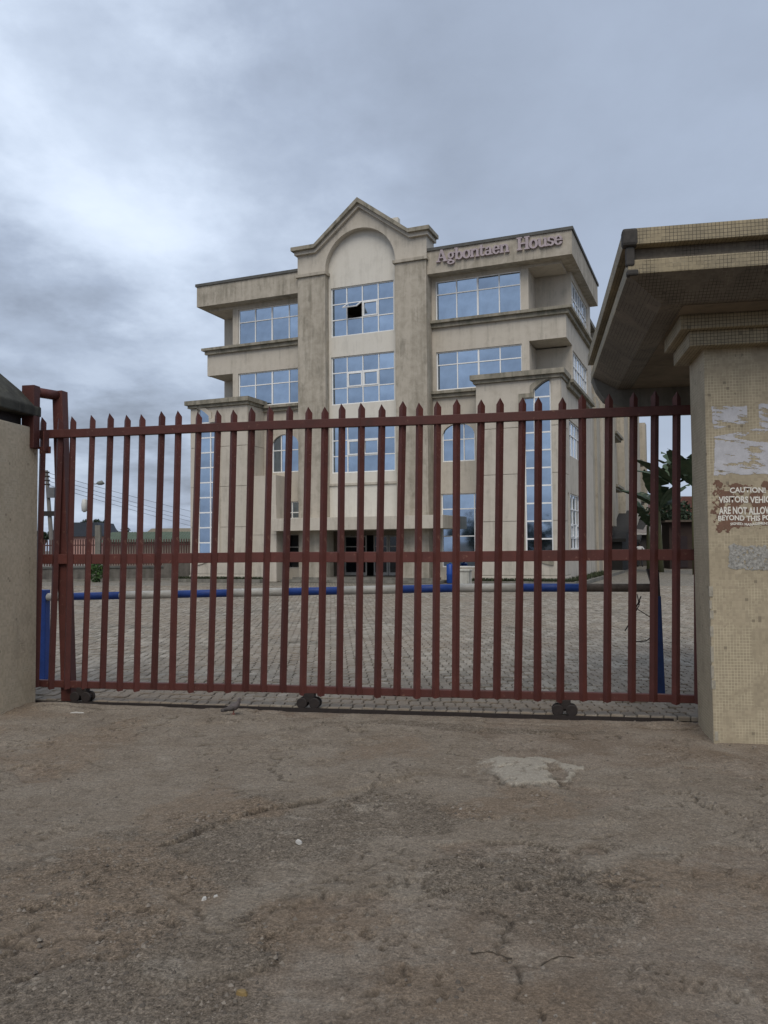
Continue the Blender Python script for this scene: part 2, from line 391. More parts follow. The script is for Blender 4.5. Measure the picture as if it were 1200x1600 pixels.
    at = {k: t.add('ShaderNodeAttribute', attribute_name=k).outputs['Fac'] for k in ('sound', 'white', 'crumb', 'dust', 'crack_shade')}
    n1 = t.noise(v, 2.2, 9, .68, .4); n2 = t.noise(v, 34, 7, .75); n3 = t.noise(v, 120, 4, .75)
    n4 = t.noise(t.scalev(v, (.9, 1.3, 1)), 5, 10, .70, .5); n5 = t.noise(v, 17, 8, .75, .4)
    c = t.mix(t.ramp(n1, .36, .64, 0, 1, True), (.210, .163, .120), (.275, .228, .178))
    rg = t.math('MULTIPLY', t.math('SUBTRACT', n5, .5), 2.4)              # ragged blending of the worn layers
    n6 = t.noise(v, 75, 6, .8)
    def lay(c, m_, amt, col): return t.mix(t.ramp(t.math('ADD', m_, rg), .15, .95, 0, amt, True), c, col)
    c = lay(c, at['sound'], .40, (.262, .226, .176))
    c = lay(c, at['crumb'], .60, (.150, .122, .092))
    c = lay(c, at['dust'], .60, (.225, .165, .113))
    c = t.mix(t.ramp(n4, .55, .68, 0, .50), c, (.34, .30, .245))
    c = t.mix(t.ramp(n4, .45, .33, 0, .45), c, (.120, .096, .072))
    c = lay(c, t.math('MULTIPLY', at['white'], t.ramp(n4, .38, .50, .5, 1.3)), .9, (.40, .36, .295))
    mul = t.math('MULTIPLY', t.ramp(n6, .32, .68, .35, 1.65), t.ramp(n2, .32, .68, .60, 1.40)); mul = t.math('MULTIPLY', mul, t.ramp(n3, .32, .68, .6, 1.4))
    kx = t.math('ADD', .62, t.math('MULTIPLY', at['crumb'], .45)); kx = t.math('MULTIPLY', kx, t.ramp(at['white'], 0, 1, 1, .5))
    mul = t.math('ADD', 1.0, t.math('MULTIPLY', t.math('SUBTRACT', mul, 1.0), kx))
    cs = t.vmath('SCALE', c); t.put(cs.node.inputs['Scale'], mul); c = cs
    dk = t.ramp(t.math('ADD', t.math('MULTIPLY', n6, .5), t.math('MULTIPLY', n5, .5)), .46, .38, 0, 1)
    c = t.mix(t.math('MULTIPLY', dk, t.math('ADD', .25, t.math('MULTIPLY', at['crumb'], .45))), c, (.058, .046, .035))
    c = t.mix(t.math('MULTIPLY', at['crack_shade'], .72), c, (.05, .041, .033))  # darkens real cracks and the painted edge shadows alike
    t.put(p.inputs['Base Color'], c); p.inputs['Roughness'].default_value = .95; p.inputs['Specular IOR Level'].default_value = .15
    bump(t, p, t.math('ADD', t.math('ADD', n2, n5), t.math('MULTIPLY', n3, .6)), 1.0, .014)
    me.materials.append(m)
    struct(link('forecourt', me))
    # loose grit
    rs = np.random.RandomState(5); g = MB()
    for i in range(14000):
        y = 2.4 + 5.2 * rs.rand() ** 1.5; x = (rs.rand() - .5) * y * 1.05
        ix = int((x + 5.2) / 10.4 * (nx - 1)); iy = int((y - 1.6) / 7.7 * (ny - 1))
        if crumb[iy, ix] < .35 and rs.rand() < .72: continue
        s_ = (.0030 + .0110 * rs.rand() ** 5); zc = z[iy, ix]
        b_ = len(g.v); a0 = rs.rand() * 6.28
        pr = [(x + s_ * (.7 + .6 * rs.rand()) * math.cos(a0 + k * 1.2566), y + s_ * (.7 + .6 * rs.rand()) * math.sin(a0 + k * 1.2566), zc - .002) for k in range(5)]
        g.v += pr + [(x + s_ * .2, y, zc + s_ * (.5 + .6 * rs.rand()))]
        g.f += [(b_ + k, b_ + (k + 1) % 5, b_ + 5) for k in range(5)]
    gm, t, p = new_mat('grit'); ri = t.add('ShaderNodeNewGeometry').outputs['Random Per Island']
    cc = t.mix(t.ramp(ri, .2, 1.0), (.09, .075, .06), (.24, .205, .165)); t.put(p.inputs['Base Color'], cc); p.inputs['Roughness'].default_value = .9
    tag(stuff(g.build('grit', gm)), 'loose grit and small stones scattered over the dusty forecourt', 'grit')
forecourt()

# ------------------------------------------------------------------ paved yard
def yard():
    m, t, p = new_mat('yard_paving'); v = coords(t)
    br = t.add('ShaderNodeTexBrick'); t.put(br.inputs['Vector'], v)
    br.inputs['Scale'].default_value = 1; br.inputs['Brick Width'].default_value = .12; br.inputs['Row Height'].default_value = .23
    br.inputs['Mortar Size'].default_value = .012; br.inputs['Color1'].default_value = (.29, .255, .205, 1); br.inputs['Color2'].default_value = (.18, .155, .122, 1); br.inputs['Mortar'].default_value = (.06, .06, .045, 1)
    n = t.noise(v, .8, 8, .65, .4); n2 = t.noise(v, 7, 6, .65)
    c = t.mix(t.ramp(n, .4, .65, 0, .5), br.outputs[0], (.15, .135, .105)); c = t.mix(t.ramp(n2, .58, .7, 0, .5), c, (.34, .325, .29))
    t.put(p.inputs['Base Color'], c); p.inputs['Roughness'].default_value = .93
    bump(t, p, br.outputs['Fac'], -.5, .01)
    base = MB().quad((-32, .06, -.022), (40, .06, -.022), (40, 24.4, -.022), (-32, 24.4, -.022))
    far = MB().quad((-45, 24.4, -.004), (60, 24.4, -.004), (60, 90, -.004), (-45, 90, -.004))
    bedm = simple('joint_sand', (.062, .058, .044), .95, .4, 9, .3)
    root = struct(base.build('yard_pavement', bedm, None, loc=tuple(GO), rot=(0, 0, -GA)))
    struct(far.build('yard_pavement', m, None, loc=tuple(GO), rot=(0, 0, -GA)))
    PM, t, p = new_mat('concrete_pavers'); v = t.add('ShaderNodeTexCoord').outputs['Object']
    gp = t.add('ShaderNodeNewGeometry'); oi = t.add('ShaderNodeObjectInfo')
    rv = t.math('FRACT', t.math('ADD', gp.outputs['Random Per Island'], oi.outputs['Random']))
    pos = gp.outputs['Position']
    n = t.noise(pos, .9, 7, .65, .5); n2 = t.noise(pos, 16, 6, .7)
    c = t.mix(t.ramp(rv, 0, 1), (.185, .160, .122), (.36, .32, .262))
    c = t.mix(t.ramp(n, .42, .64, 0, .6, True), c, (.185, .150, .115)); c = t.mix(t.ramp(n2, .56, .72, 0, .6), c, (.40, .37, .32))
    c = t.mix(t.ramp(n2, .46, .32, 0, .75), c, (.075, .066, .05))
    gd = t.math('SUBTRACT', t.vmath('DOT_PRODUCT', pos, tuple(GY), out=1), GO.dot(GY))     # metres inside the gate
    du = t.math('ADD', t.ramp(gd, .15, 1.3, .62, .0, True), t.math('MULTIPLY', t.ramp(t.noise(pos, .35, 6, .6, .6), .42, .60, 0, 1, True), .60))
    c = t.mix(t.math('MULTIPLY', du, t.ramp(n2, .35, .65, 1.2, .6)), c, (.235, .190, .142))
    st = t.ramp(t.noise(t.vmath('ADD', pos, (3.0, 8.0, 0)), .55, 7, .65, .8), .56, .68, 0, .55, True)
    c = t.mix(st, c, (.095, .085, .065))
    t.put(p.inputs['Base Color'], c); p.inputs['Roughness'].default_value = .92; bump(t, p, n2, .5, .006)
    Lh, wh, a = .1105, .0525, .013
    zg = [(-Lh, 0), (-Lh * .45, a), (0, 0), (Lh * .45, -a), (Lh, 0)]
    outline = [(wh + o, y) for y, o in zg] + [(-wh + o, y) for y, o in zg[::-1]]
    def add_paver(mb, cx, cy, rs):
        b = len(mb.v); n_ = len(outline); tx, ty, dz = (rs.rand() - .5) * .09, (rs.rand() - .5) * .09, (rs.rand() - .5) * .012
        h = lambda x, y: .012 + dz + tx * x + ty * y
        mb.v += [(cx + x, cy + y, -.021) for x, y in outline]
        mb.v += [(cx + x, cy + y, h(x, y) - .007) for x, y in outline]
        mb.v += [(cx + x * .90, cy + y * .95, h(x, y)) for x, y in outline]
        for k in range(2):
            for i in range(n_):
                j = (i + 1) % n_; mb.f.append((b + k * n_ + i, b + k * n_ + j, b + (k + 1) * n_ + j, b + (k + 1) * n_ + i))
        mb.f.append(tuple(range(b + 2 * n_, b + 3 * n_)))
    rs = np.random.RandomState(11); spots = []
    row = 0; y = .06 + .113
    while y < 24.2:
        off = .0575 if row % 2 else 0
        k = int(-22 / .115)
        while k * .115 < 26:
            x = k * .115 + off; k += 1
            pw = g2w(x, y); px, py = project(pw)
            if -25 < px < 1225 and pw.y > 6: spots.append((x, y, pw.length, px))
        row += 1; y += .2265
    vis = sorted([s for s in spots if 62 < s[3] < 1085], key=lambda s: s[2])[:300]
    vs = set((s[0], s[1]) for s in vis)
    protos = []
    for q in range(8):
        mb = MB(); add_paver(mb, 0, 0, rs); protos.append(mb.mesh('paver', PM))
    for s in vis: link('paver', random.choice(protos), root, (s[0], s[1], 0))
    big = MB()
    for s in spots:
        if (s[0], s[1]) not in vs: add_paver(big, s[0], s[1], rs)
    stuff(big.build('paver_field', PM, root))
yard()

# ================================================================== GATE
def gate():
    g = thing('sliding_gate', 'long oxide red palisade sliding gate of pointed angle bars between the two tiled pillars', 'gate', tuple(GO), -GA)
    tops = [68.8, 92, 116.5, 143, 171.4, 198, 224, 251, 279, 307.6, 337.6, 365, 392.5, 420, 450, 480.8, 509, 537.5, 567, 596, 626, 657, 686, 717,
            748.5, 780, 812.4, 843, 878, 913.5, 950, 988, 1021.5, 1056]
    def s_at(px, py):
        d = ray(px, py); o = Vector((0, 0, CAM_H)); tt = (GO - o).dot(GY) / d.dot(GY); return (o + d * tt - GO).dot(GX)
    ss = [s_at(x, 680 - (x - 62) * .043) for x in tops] + [6.50]
    wv, th, H0, H1 = .0355, .004, .142, 2.93
    def slat():
        mb = MB(); n = 5
        prof = [(-wv, 0), (0, -wv), (wv, 0), (wv - th * 1.4, .0), (0, -wv + th * 1.4), (-wv + th * 1.4, 0)]
        tipz = lambda x: H1 - abs(x) / wv * .058
        botz = lambda x: H0 + abs(x) / wv * .006
        m_ = len(prof)
        mb.v += [(x, y, botz(x)) for x, y in prof] + [(x, y, tipz(x)) for x, y in prof]
        for i in range(m_):
            j = (i + 1) % m_; mb.f.append((i, j, m_ + j, m_ + i))
        mb.f += [(0, 1, 4, 5), (1, 2, 3, 4), (m_, m_ + 5, m_ + 4, m_ + 1), (m_ + 1, m_ + 4, m_ + 3, m_ + 2)]
        return mb.mesh('slat', RED)
    sm = slat(); rr = random.Random(3)
    for i, s in enumerate(ss):
        lean = math.atan((.062 + rr.uniform(-.022, .022)) / 2.6)
        o = link('slat', sm, g, (s - .062 * (2.73 - 0) / 2.6, -.001, rr.uniform(-.016, .014)), (rr.uniform(-.003, .003), lean, rr.uniform(-.12, .12)))
    def sag(s): return -.004 * math.sin(s * 1.9)
    def rail(name, z0, z1, y0, y1):
        mb = MB(); n = 14; b = 0
        for i in range(n + 1):
            s = -.02 + 6.56 * i / n; d = sag(s)
            mb.v += [(s, y0, z0 + d), (s, y1, z0 + d), (s, y1, z1 + d), (s, y0, z1 + d)]
        for i in range(n):
            for k in range(4):
                mb.f.append((4 * i + k, 4 * i + (k + 1) % 4, 4 * i + 4 + (k + 1) % 4, 4 * i + 4 + k))
        mb.f += [(0, 1, 2, 3), (4 * n + 3, 4 * n + 2, 4 * n + 1, 4 * n)]
        mb.build(name, RED, g, bevel=.004)
    rail('top_rail', 2.708, 2.792, -.046, .016)
    rail('middle_rail', 1.408, 1.508, .001, .045)
    rail('bottom_rail', .148, .218, .001, .055)
    for i, s in enumerate((.50, 2.885, 5.285)):
        c = MB(); c.box(s - .055, s + .055, -.020, .060, .070, .152); c.box(s - .095, s + .095, .000, .046, .052, .085)
        c.cyl((s - .062, -.034, .062), (s - .062, .078, .062), .014, 10); c.cyl((s + .062, -.034, .062), (s + .062, .078, .062), .014, 10)
        ca = c.build('wheel_carriage', IRON, g, bevel=.003)
        for dx in (-.062, .062):
            for y0 in (-.026, .056):
                wm = MB(); wm.tube([(0, -.012, 0), (0, -.008, 0), (0, .008, 0), (0, .012, 0)], [.046, .052, .052, .046], 20)
                wm.build('wheel', IRON, ca, loc=(s + dx, y0, .062))
    # small welded wedge plates at the foot of the first slats
    wl = simple('weld_scar', (.30, .24, .21), .6, .3, 30)
    tr = MB(); tr.prism([(-.055, -.03), (.012, -.03), (.012, .006), (-.055, .012)], -.05, 6.22, 'x')
    tr.prism([(-.050, .008), (-.044, .008), (-.044, .022), (-.050, .022)], -.05, 6.22, 'x')
    tag(tr.build('gate_track', IRON, None, loc=tuple(GO), rot=(0, 0, -GA)), 'dark iron track strip lying on the ground under the sliding gate', 'track')
    # guide frame over the gate's left end
    q = thing('gate_guide_frame', 'red inverted U guide frame fixed to the left pillar and straddling the gate end', 'guide frame', tuple(g2w(.14, .12)), -GA)
    def L(x, y, z): return (x - .14, y - .12, z)
    a = MB(); a.box(-.16 - .005, -.025, -.395, -.29, 2.575, 3.215); a.build('wall_bracket', RED, q, bevel=.006)
    b2 = MB(); b2.tube([L(.02, -.22, 3.165), L(.16, .085, 3.165)], .052, 14); b2.build('crossbar', RED, q, True)
    p3 = MB(); p3.box(-.03, .085, -.075, .035, .0, 3.215); po = p3.build('post', RED, q, bevel=.006); po.rotation_euler = (0, -.042, 0); po.location = (.13, 0, 0)
    c3 = MB(); c3.box(-.03, .09, -.29, -.275, 2.53, 2.60); c3.box(.055, .07, -.36, -.275, 2.55, 2.75); c3.build('keeper_plate', RED, q)
gate()

# ================================================================== GATE PILLARS AND CANOPY
def text_mesh(body, size, mat, name, ext=.0012, off=.0, spacing=1.0):
    cu = bpy.data.curves.new(name, 'FONT'); cu.body = body; cu.size = size; cu.extrude = ext; cu.offset = off; cu.resolution_u = 3; cu.space_character = spacing
    to = bpy.data.objects.new(name, cu); COL.objects.link(to)
    dg = bpy.context.evaluated_depsgraph_get(); me = bpy.data.meshes.new_from_object(to.evaluated_get(dg))
    bpy.data.objects.remove(to); bpy.data.curves.remove(cu)
    me.materials.clear(); me.materials.append(mat); me.name = name
    return me
def torn_sheet(x0, x1, z0, z1, keep, y, cell=.006):
    mb = MB(); nx = int((x1 - x0) / cell); nz = int((z1 - z0) / cell)
    X, Z = np.meshgrid(x0 + (np.arange(nx) + .5) * cell, z0 + (np.arange(nz) + .5) * cell)
    k = keep(X, Z)
    for j in range(nz):
        i = 0
        while i < nx:
            if k[j, i]:
                i0 = i
                while i < nx and k[j, i]: i += 1
                mb.quad((x0 + i0 * cell, y, z0 + j * cell), (x0 + i * cell, y, z0 + j * cell), (x0 + i * cell, y, z0 + (j + 1) * cell), (x0 + i0 * cell, y, z0 + (j + 1) * cell))
            else: i += 1
    return mb
PX0, PY0, PY1 = 6.392, -.828, -.225
def right_pillar():
    q = thing('gate_pillar', 'square tan mosaic tiled gate pillar carrying a stencilled caution notice, under the tiled canopy', 'pillar', tuple(g2w(PX0, PY0)), -GA)
    dep = PY1 - PY0
    sh = MB(); n = 16
    poly = [(0, 0), (.98, 0), (.98, dep), (0, dep)]
    sh.prism(poly, -.03, 3.12, 'z'); sh.build('shaft', MOSAIC, q, bevel=.008)
    c1 = MB(); c1.box(-.130, 1.1, -.13, dep + .0, 3.105, 3.225); c1.build('cap_course', MOSAIC_CAN, q, bevel=.006)
    c2 = MB(); c2.box(-.205, 1.18, -.20, dep + .0, 3.225, 3.3385); c2.build('cap_course', MOSAIC_CAN, q, bevel=.006)
    # broken tiles along the front corner: bare render showing
    ce = simple('bare_render', (.34, .31, .25), .95, .35, 30, .5)
    rr = random.Random(8); ch = MB(); z = .42
    while z < 1.15:
        h = rr.uniform(.05, .12); ch.box(-.004, rr.uniform(.014, .026), -.004, .02, z, z + h); z += h + rr.uniform(.0, .12)
    ch.box(.01, .035, -.004, .02, .02, .09); ch.build('chipped_corner', ce, q)
    pm = simple('weathered_paper', (.50, .495, .515), .9, .2, 14, .3)
    def keep(X, Z):
        s = fbm(X * 7 + 4, Z * 26, 5, 5, .6); b_ = fbm(X * 9, Z * 9, 19, 4)
        u = (X - .055) / .42; v_ = (Z - 2.09) / .57
        body = (u > .0 + .10 * (b_ - .5)) & (v_ > .0 + .06 * (b_ - .3)) & (v_ < .98 + .06 * (b_ - .5))
        s = fbm(X * 6 + 4, (Z + .16 * X) * 30, 5, 5, .6)
        gap = (s > .64 - .13 * u) | ((np.abs(v_ - .60 - .12 * u) < .05 + .05 * (b_ - .5)) & (u < .8)) | ((u > .62) & (v_ > .55 + .5 * (1 - u)) & (u < .82))
        return body & ~gap
    tag(torn_sheet(.03, .62, 2.05, 2.68, keep, -.0022, .0045).build('torn_poster', pm, None, loc=tuple(g2w(PX0, PY0)), rot=(0, 0, -GA)),
        'torn remains of a pale paper poster stuck high on the right tiled pillar', 'poster')
    cm = simple('rough_cement', (.30, .29, .265), .95, .75, 45, .8)
    def keepc(X, Z):
        b_ = fbm(X * 22, Z * 22, 29, 4); g_ = fbm(X * 60, Z * 60, 37, 3); return (X > .145 + .06 * (b_ - .5)) & (Z > 1.35 + .07 * (b_ - .5)) & (Z < 1.54 + .07 * (b_ - .5)) & (g_ < .70)
    torn_sheet(.12, .70, 1.32, 1.57, keepc, -.0025, .004).build('cement_patch', cm, q)
    bm_ = simple('faded_red_brown_paint', (.165, .092, .062), .8, .35, 9, .1)
    def keepb(X, Z):
        b_ = fbm(X * 14, Z * 14, 39, 5, .6); e = np.minimum(np.minimum((X - .03) / .12, (Z - 1.655) / .06), (2.045 - Z) / .05)
        return (np.minimum(e, .75) + 3.6 * (b_ - .52)) > .42
    torn_sheet(.02, .75, 1.64, 2.06, keepb, -.0016, .0045).build('painted_ground', bm_, q)
    tm = simple('white_stencil_paint', (.72, .69, .62), .8, .2, 40, .1)
    for body, x0, zc, h, wd_ in (('CAUTION!', .168, 1.973, .044, .265), ('VISITORS VEHICLES', .083, 1.900, .052, .462), ('ARE NOT ALLOWED', .083, 1.813, .060, .452),
                                 ('BEYOND THIS POINT', .076, 1.755, .042, .472), ('SIGNED: MANAGEMENT', .165, 1.708, .021, .285)):
        me = text_mesh(body, 1, tm, 'lettering', .0, .034)
        co = np.array([v.co for v in me.vertices]); mn, mx = co.min(0), co.max(0)
        for v in me.vertices:
            v.co = (x0 + (v.co.x - mn[0]) / (mx[0] - mn[0]) * wd_, -.0034, zc - h / 2 + (v.co.y - mn[1]) / (mx[1] - mn[1]) * h + .004 * math.sin(v.co.x * .9))
        me.flip_normals(); link('lettering', me, q)
right_pillar()

def canopy():
    q = thing('gate_canopy', 'broad flat canopy faced with grimy tan mosaic tiles over the right gate pillar', 'canopy', tuple(g2w(5.735, -1.6)), -GA)
    w_, d_ = 5.4, 3.9
    def ring(name, ov, z0, z1, mat, bev=.006):
        o = MB(); o.box(-ov, w_ + ov, -ov, d_ + ov, z0, z1); return o.build(name, mat, q, bevel=bev)
    ring('lower_fascia', .0, 3.500, 3.605, MOSAIC_CAN)
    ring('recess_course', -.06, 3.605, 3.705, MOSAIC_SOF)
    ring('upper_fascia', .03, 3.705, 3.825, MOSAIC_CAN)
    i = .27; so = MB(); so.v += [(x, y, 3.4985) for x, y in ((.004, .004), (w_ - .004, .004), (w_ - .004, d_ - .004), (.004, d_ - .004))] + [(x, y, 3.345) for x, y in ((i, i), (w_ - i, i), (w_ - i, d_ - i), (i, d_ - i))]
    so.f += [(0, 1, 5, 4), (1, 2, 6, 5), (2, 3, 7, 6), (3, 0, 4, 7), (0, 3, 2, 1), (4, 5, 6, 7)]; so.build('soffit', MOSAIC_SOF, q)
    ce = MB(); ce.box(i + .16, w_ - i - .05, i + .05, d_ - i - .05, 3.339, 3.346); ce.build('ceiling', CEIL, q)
    blk = simple('black_corner_render', (.055, .05, .045), .9, .35, 18, .5)
    c = MB(); c.box(-.038, .075, -.038, .06, 3.70, 3.829); c.build('corner_patch', blk, q, bevel=.022)
    c = MB(); c.box(-.012, .05, -.012, .05, 3.56, 3.70); c.build('corner_patch', blk, q, bevel=.015)
    c = MB(); c.box(-.008, .075, -.009, .06, 3.492, 3.535); c.build('corner_patch', blk, q, bevel=.012)
    be = MB(); be.prism([(.0, 3.497), (.05, 3.36), (.13, 3.24), (.28, 3.155), (.5, 3.12), (w_ - .2, 3.10), (w_ - .2, 3.497)], d_ - .28, d_ - .004); be.build('beam', CONCRETE, q)
    p2 = MB(); p2.box(1.7, 2.2, d_ - .62, d_ - .30, 0, 3.338); p2.build('rear_column', MOSAIC, q)
canopy()

def left_pillar():
    q = thing('gate_pillar', 'tan mosaic tiled gate pillar at the left edge with dark mossy pyramid cap', 'pillar', tuple(g2w(.09, -.78)), -GA)
    s = MB(); s.prism([(-.95, 0), (0, 0), (-.025, .66), (-.95, .66)], -.03, 2.79, 'z'); s.build('shaft', MOSAIC_L, q, bevel=.01)
    n = MB(); n.box(-.85, -.10, .12, .48, 2.79, 2.90); n.build('neck', IRON, q)
    c = MB(); x0, x1, y0, y1 = -1.0, .03, -.03, .63; xm, ym = -.48, .30
    c.v += [(x0, y0, 2.90), (x1, y0, 2.90), (x1, y1, 2.90), (x0, y1, 2.90), (x0, y0, 3.0), (x1, y0, 3.0), (x1, y1, 3.0), (x0, y1, 3.0), (xm, ym, 3.52)]
    c.f += [(0, 3, 2, 1), (0, 1, 5, 4), (1, 2, 6, 5), (2, 3, 7, 6), (3, 0, 4, 7), (4, 5, 8), (5, 6, 8), (6, 7, 8), (7, 4, 8)]
    c.build('cap', plaster('mossy_black_cap', (.075, .074, .062), (.022, .021, .019), 1.0, .5), q, bevel=.015)
left_pillar()

# ================================================================== BARRIER
def barrier():
    q = thing('barrier', 'blue and white striped boom barrier lowered across the yard behind the gate', 'barrier', tuple(g2w(-.755, 1.25)), -GA)
    def L(x): return x + .755
    p = MB(); p.box(-.055, .055, -.05, .05, 0, 1.075); p.box(-.16, .0, -.03, .03, .23, .25); p.build('rest_post', BLUE, q, bevel=.008)
    segs = [(-.83, -.47, 0), (-.47, .24, 1), (.24, .915, 0), (.915, 1.59, 1), (1.59, 2.255, 0), (2.255, 2.92, 1), (2.92, 3.555, 0), (3.555, 4.215, 1), (4.215, 4.885, 0), (4.885, 5.56, 1), (5.56, 6.25, 2)]
    zc = lambda x: .985 + .118 * (min(x, 4.4) + .8) / 5.2
    for a, b, k in segs:
        s = MB(); r0 = .047
        s.tube([(L(a), 0, zc(a)), (L(b), 0, zc(b))], r0 - (.0025 if k == 1 else 0) - (.004 if k == 2 else 0), 16); s.build('boom_section', (WHITE, BLUE, RUST)[k], q, True)
    po = MB(); po.prism([(-.055, 0), (.055, 0), (.035, 1.02), (-.035, 1.02)], -.05, .05); po.build('pivot_post', simple('dark_blue_paint', (.012, .03, .10), .55, .35, 8, .2), q, bevel=.006, loc=(L(6.285), 0, 0))
    h = MB(); h.prism([(-.10, 1.30), (.02, 1.29), (.03, 1.0), (-.03, .98), (-.045, 1.10)], -.045, .045); h.build('pivot_bracket', IRON, q, loc=(L(6.285), -.0, 0))
    wr = MB(); ring_ = [(L(6.05) + .055 * math.cos(a), -.06, .975 + .055 * math.sin(a)) for a in [math.pi + i * math.pi / 8 for i in range(9)]]
    wr.tube(ring_, .007, 6); wr.tube([(L(6.08), -.06, 1.04), (L(6.10), -.06, .93), (L(6.03), -.07, .80), (L(5.98), -.08, .73)], .005, 6)
    wr.tube([(L(6.12), -.06, 1.02), (L(6.05), -.06, .86), (L(6.0), -.06, .74), (L(5.95), -.06, .66)], .006, 6)
    wr.tube([(L(6.05), -.06, .93), (L(6.06), -.06, .84), (L(6.055), -.06, .76)], .006, 6)
    wr.tube([(L(6.24), -.06, .62), (L(6.16), -.07, .56), (L(6.02), -.07, .545)], .006, 6); wr.tube([(L(6.06), -.06, .90), (L(6.24), -.06, .78)], .004, 6)
    wr.build('hanging_wire', IRON, q)
barrier()

# ================================================================== OFFICE BUILDING
BO = on_ground(572, 911.5); BA = R(22.2)
BO = BO + Vector((math.sin(BA), math.cos(BA), 0)) * 1.5
bld = thing('office_building', 'cream four storey office building with gabled centre bay and blue reflective windows', 'building', tuple(BO), -BA)
XL, XR = -9.15, 8.47

def window(x, z, wid, hei, y, cols, rows, glass=GLASS, frame=FRAME, rz=0.0, thick=(), sash=(), opened=None, bar=.045, clip=None, name='window'):
    """frame mesh with one pane object per light; cols/rows are fractions"""
    cx = [0] + list(cols) + [1]; rz_ = [0] + list(rows) + [1]
    fm = MB(); e = .05
    def bx(a, b, c, d, y0=-.03, y1=.035): fm.box(a, b, y0, y1, c, d)
    bx(0, e, 0, hei); bx(wid - e, wid, 0, hei); bx(e, wid - e, 0, e); bx(e, wid - e, hei - e, hei)
    xs = [c * wid for c in cx]; zs = [r * hei for r in rz_]
    for i, v in enumerate(xs[1:-1]):
        h = (.075 if (i + 1) in thick else bar) / 2; bx(v - h, v + h, e, hei - e, -.034, .031)
    for v in zs[1:-1]: bx(e, wid - e, v - bar / 2, v + bar / 2, -.031, .033)
    for (i, j) in sash:
        if opened == (i, j): continue
        a, b, c, d = xs[i] + .03, xs[i + 1] - .03, zs[j] + .03, zs[j + 1] - .03; s_ = .055
        for r in ((a, a + s_, c, d), (b - s_, b, c, d), (a + s_, b - s_, c, c + s_), (a + s_, b - s_, d - s_, d)): bx(*r, -.055, .0)
    wo_ = fm.build(name, frame, bld, loc=(x, y, z), rot=(0, 0, rz))
    for i in range(len(xs) - 1):
        for j in range(len(zs) - 1):
            a, b, c, d = xs[i] + .02, xs[i + 1] - .02, zs[j] + .02, zs[j + 1] - .02
            hw, hh = (b - a) / 2, (d - c) / 2
            if opened == (i, j):
                s_ = MB(); w2, h2 = hw * .95, hh * 1.9
                for r in ((-w2, -w2 + .05, -h2, 0), (w2 - .05, w2, -h2, 0), (-w2 + .05, w2 - .05, -h2, -h2 + .05), (-w2 + .05, w2 - .05, -.05, 0)): s_.box(r[0], r[1], -.02, .02, r[2], r[3])
                so = s_.build('open_sash', frame, wo_, loc=((a + b) / 2, -.05, d), rot=(R(-58), 0, 0))
                # its glass
                MB().box(-w2 + .04, w2 - .04, -.004, .004, -h2 + .04, -.04).build('pane', glass, wo_, loc=((a + b) / 2, -.05, d), rot=(R(-58), 0, 0))
                continue
            MB().box(-hw, hw, -.003, .003, -hh, hh).build('pane', glass, wo_, loc=((a + b) / 2, .006, (c + d) / 2),
                                                         rot=(random.uniform(-.014, .014), 0, random.uniform(-.012, .012)))
    return wo_

